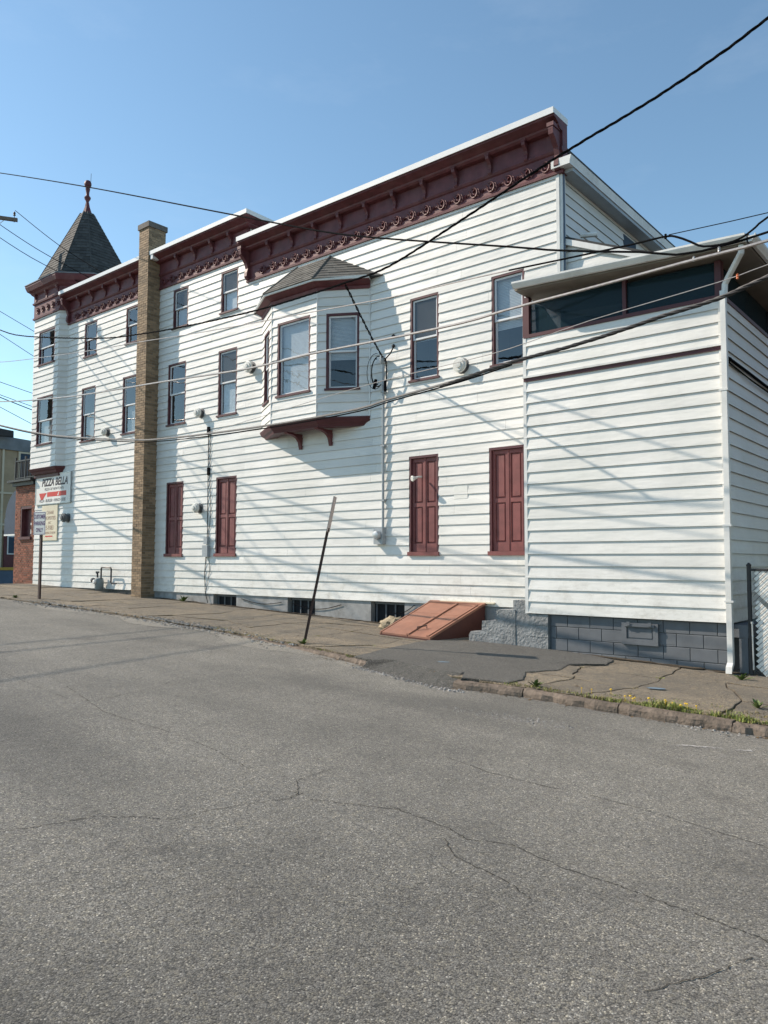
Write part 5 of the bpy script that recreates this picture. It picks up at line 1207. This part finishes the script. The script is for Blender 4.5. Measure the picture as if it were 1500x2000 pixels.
# wires from the crossarm over the turret, and the ones along the cross street
for k, (z0, e, lb) in enumerate(((13.34, (-22.6, .30, 9.9), 'topmost wire from the crossarm in front of the spire'), (12.78, (-23.2, .28, 9.85), 'middle wire from the crossarm to the roof beside the spire'), (12.30, (-24.0, .22, 9.95), 'lowest wire from the crossarm toward the turret eave'))):
    a = Vector((-27.62, -.66, z0)) if k == 0 else Vector((P0.x, P0.y, z0+.35)); e = Vector(e); mid_ = a.lerp(e, .5)-Vector((0, .05, .12)); wire([a, mid_, e], .012, 'cable', lb)
for k, (ya, yb, lb) in enumerate(((608, 647, 'upper wire along the cross street left of the turret windows'), (653, 696, 'dark wire along the cross street ending behind the turret'), (746, 769, 'fine wire on the cross street level with the lower turret window'), (771, 795, 'second wire on the cross street near the lower turret window'), (776, 802, 'thick dark cable on the cross street behind the turret'), (795, 830, 'lowest wire on the cross street above the beige building'))):
    d0 = fw+rt*((0-750)/1500)+up*((1000-ya)/1500); d1 = fw+rt*((66-750)/1500)+up*((1000-yb)/1500); O = Vector((0, -12.9507, .6644))
    a = O+d0*(-36/d0.x); b = O+d1*(-36.0/d1.x); v = b-a
    wire([a-v*3, a, b, b+v*1.5+Vector((0, 0, .03))], .022 if k == 4 else .014, 'cable', lb, grp='wires along the cross street')
# service drops from houses across the street to the corner pole
for k, (a, z1, lb) in enumerate((((-15.3, -17.2, 5.8), 12.4, 'service wire crossing the street to the corner pole'), ((-18.0, -16.2, 6.0), 11.6, 'service wire crossing the street left of the first'), ((-19.0, -16.0, 6.2), 11.0, 'service wire crossing the street farthest left'))):
    a = Vector(a); e = Vector(L_(z1)); wire([a, a.lerp(e, .5)-Vector((0, 0, .25)), e], .020, 'cable', lb, grp='wires across the street')

# ---------------------------------------------------------------- unseen house, added to shade the addition's end wall
t = thing('added_shading_house', (5.2, 5, gz(5)), 'added out-of-view brown brick house shading the end wall, right of the slatted fence', 'house')
hx0, hx1, hy0, hy1, hz = 1.3, 9.0, -.4, 10.5, 6.6
ho_ = []
FN = Face((hx0, hy1), (hx0, hy0)); FNf = Face((hx0, hy0), (hx1, hy0))
hol = [(2.0, 2.9, .6, 2.3), (6.6, 7.5, .6, 2.3), (2.0, 2.9, 3.7, 5.4), (6.6, 7.5, 3.7, 5.4)]; hof = [(1.0, 1.9, .5, 2.3), (5.4, 6.4, -1.2, 1.4), (1.0, 1.9, 3.6, 5.4), (5.4, 6.3, 3.6, 5.4)]
m = MB()
for F, h in ((FN, hol), (FNf, hof)):
    for a, b, c, d in minus((0, F.L, -2.2, hz), h): F.box(m, a, b, -.25, 0, c, d)
m.box(hx1-.25, hx1, hy0+.25, hy1, -2.2, hz); m.box(hx0+.25, hx1-.25, hy1-.25, hy1, -2.2, hz); obj('wall', m, 'brickwall', t)
for F, h in ((FN, hol), (FNf, hof)):
    for q_ in h:
        if q_[2] > 0: window(F, *q_, t, 'top')
        else: m = MB(); F.box(m, q_[0], q_[1], -.15, -.10, q_[2], q_[3]); obj('front_door', m, 'casing', t)
m = MB(); m.prism([(hx0-.4, hy0-.4, hz-.02), (hx1+.4, hy0-.4, hz-.02), ((hx0+hx1)/2, hy0-.4, hz+2.6)], (0, hy1-hy0+.8, 0)); obj('roof', m, 'roofshingle', t)

# ---------------------------------------------------------------- across the side street
t = thing('beige_building', (-44, 8, -.9), 'beige flat-roofed building across the side street at the left edge', 'building')
FBg = Face((-42, -3), (-42, 14))
m = MB(); m.box(-50, -42.02, -3, 14, -1.2, 6.75); obj('wall', m, 'beige', t)
m = MB(); m.hexa([(-50, -3, 6.75), (-41.9, -3, 6.75), (-41.9, 14, 6.55), (-50, 14, 6.55), (-50, -3, 7.7), (-41.85, -3, 7.75), (-41.85, 14, 6.95), (-50, 14, 6.9)]); obj('roof_fascia', m, 'greyfascia', t)
for y in (3.6, 5.55, 9.): m = MB(); FBg.box(m, y+3-.05, y+3+.05, 0, .05, .0, 6.74); obj('batten', m, 'cream', t)
for z in (2.6, 4.3): m = MB(); FBg.box(m, 0, 17, 0, .045, z-.05, z+.05); obj('batten', m, 'cream', t)
m = MB()
for a, b, c, d in minus((9.35, 10.15, 4.9, 6.62), [(9.45, 10.05, 5.0, 6.52)]): FBg.box(m, a, b, 0, .07, c, d)
wd_ = obj('window', m, 'cream', t); m = MB(); FBg.box(m, 9.45, 10.05, .0, .03, 5.0, 6.52); obj('pane', m, 'navy', wd_)
m = MB(); FBg.box(m, 8.72, 9.9, 0, .08, .1, 2.3); dr_ = obj('door', m, 'maroon', t)
m = MB(); FBg.box(m, 8.88, 9.7, .08, .10, 1.0, 2.0); obj('door_frame', m, 'cap', dr_); m = MB(); FBg.box(m, 8.94, 9.6, .10, .11, 1.06, 1.94); obj('pane', m, 'navy', dr_)
m = MB(); m.hexa([(-42, 3.5, 7.3), (-41, 5.6, 7.25), (-41.4, 5.8, 7.25), (-42.4, 3.7, 7.3), (-42, 3.5, 7.9), (-41, 5.6, 7.55), (-41.4, 5.8, 7.55), (-42.4, 3.7, 7.9)]); obj('rooftop_beam', m, 'iron', t)
t = thing('low_wall', (-40.2, 6, -.7), 'low blue-grey wall with a yellow top across the side street', 'wall')
m = MB(); m.box(-40.4, -40.0, -2, 12, -1., .18); obj('wall_body', m, 'bluewall', t)
m = MB(); m.box(-40.45, -39.95, -2, 12, .18, .32); obj('wall_cap', m, 'yellow', t)
t = thing('traffic_cone', (-40.2, 6.35, .32), 'orange traffic cone on the yellow-topped low wall', 'traffic cone')
m = MB(); m.box(-40.38, -40.02, 6.17, 6.53, .322, .36); m.lathe([(.14, .36), (.10, .60), (.08, .72)], (-40.2, 6.35, 0), n=12); obj('cone_body', m, 'orange', t)
m = MB(); m.lathe([(.102, .605), (.082, .715)], (-40.2, 6.35, 0), n=12); obj('reflective_band', m, 'signwhite', t)
m = MB(); m.lathe([(.078, .72), (.03, 1.0)], (-40.2, 6.35, 0), n=12); obj('cone_tip', m, 'orange', t)
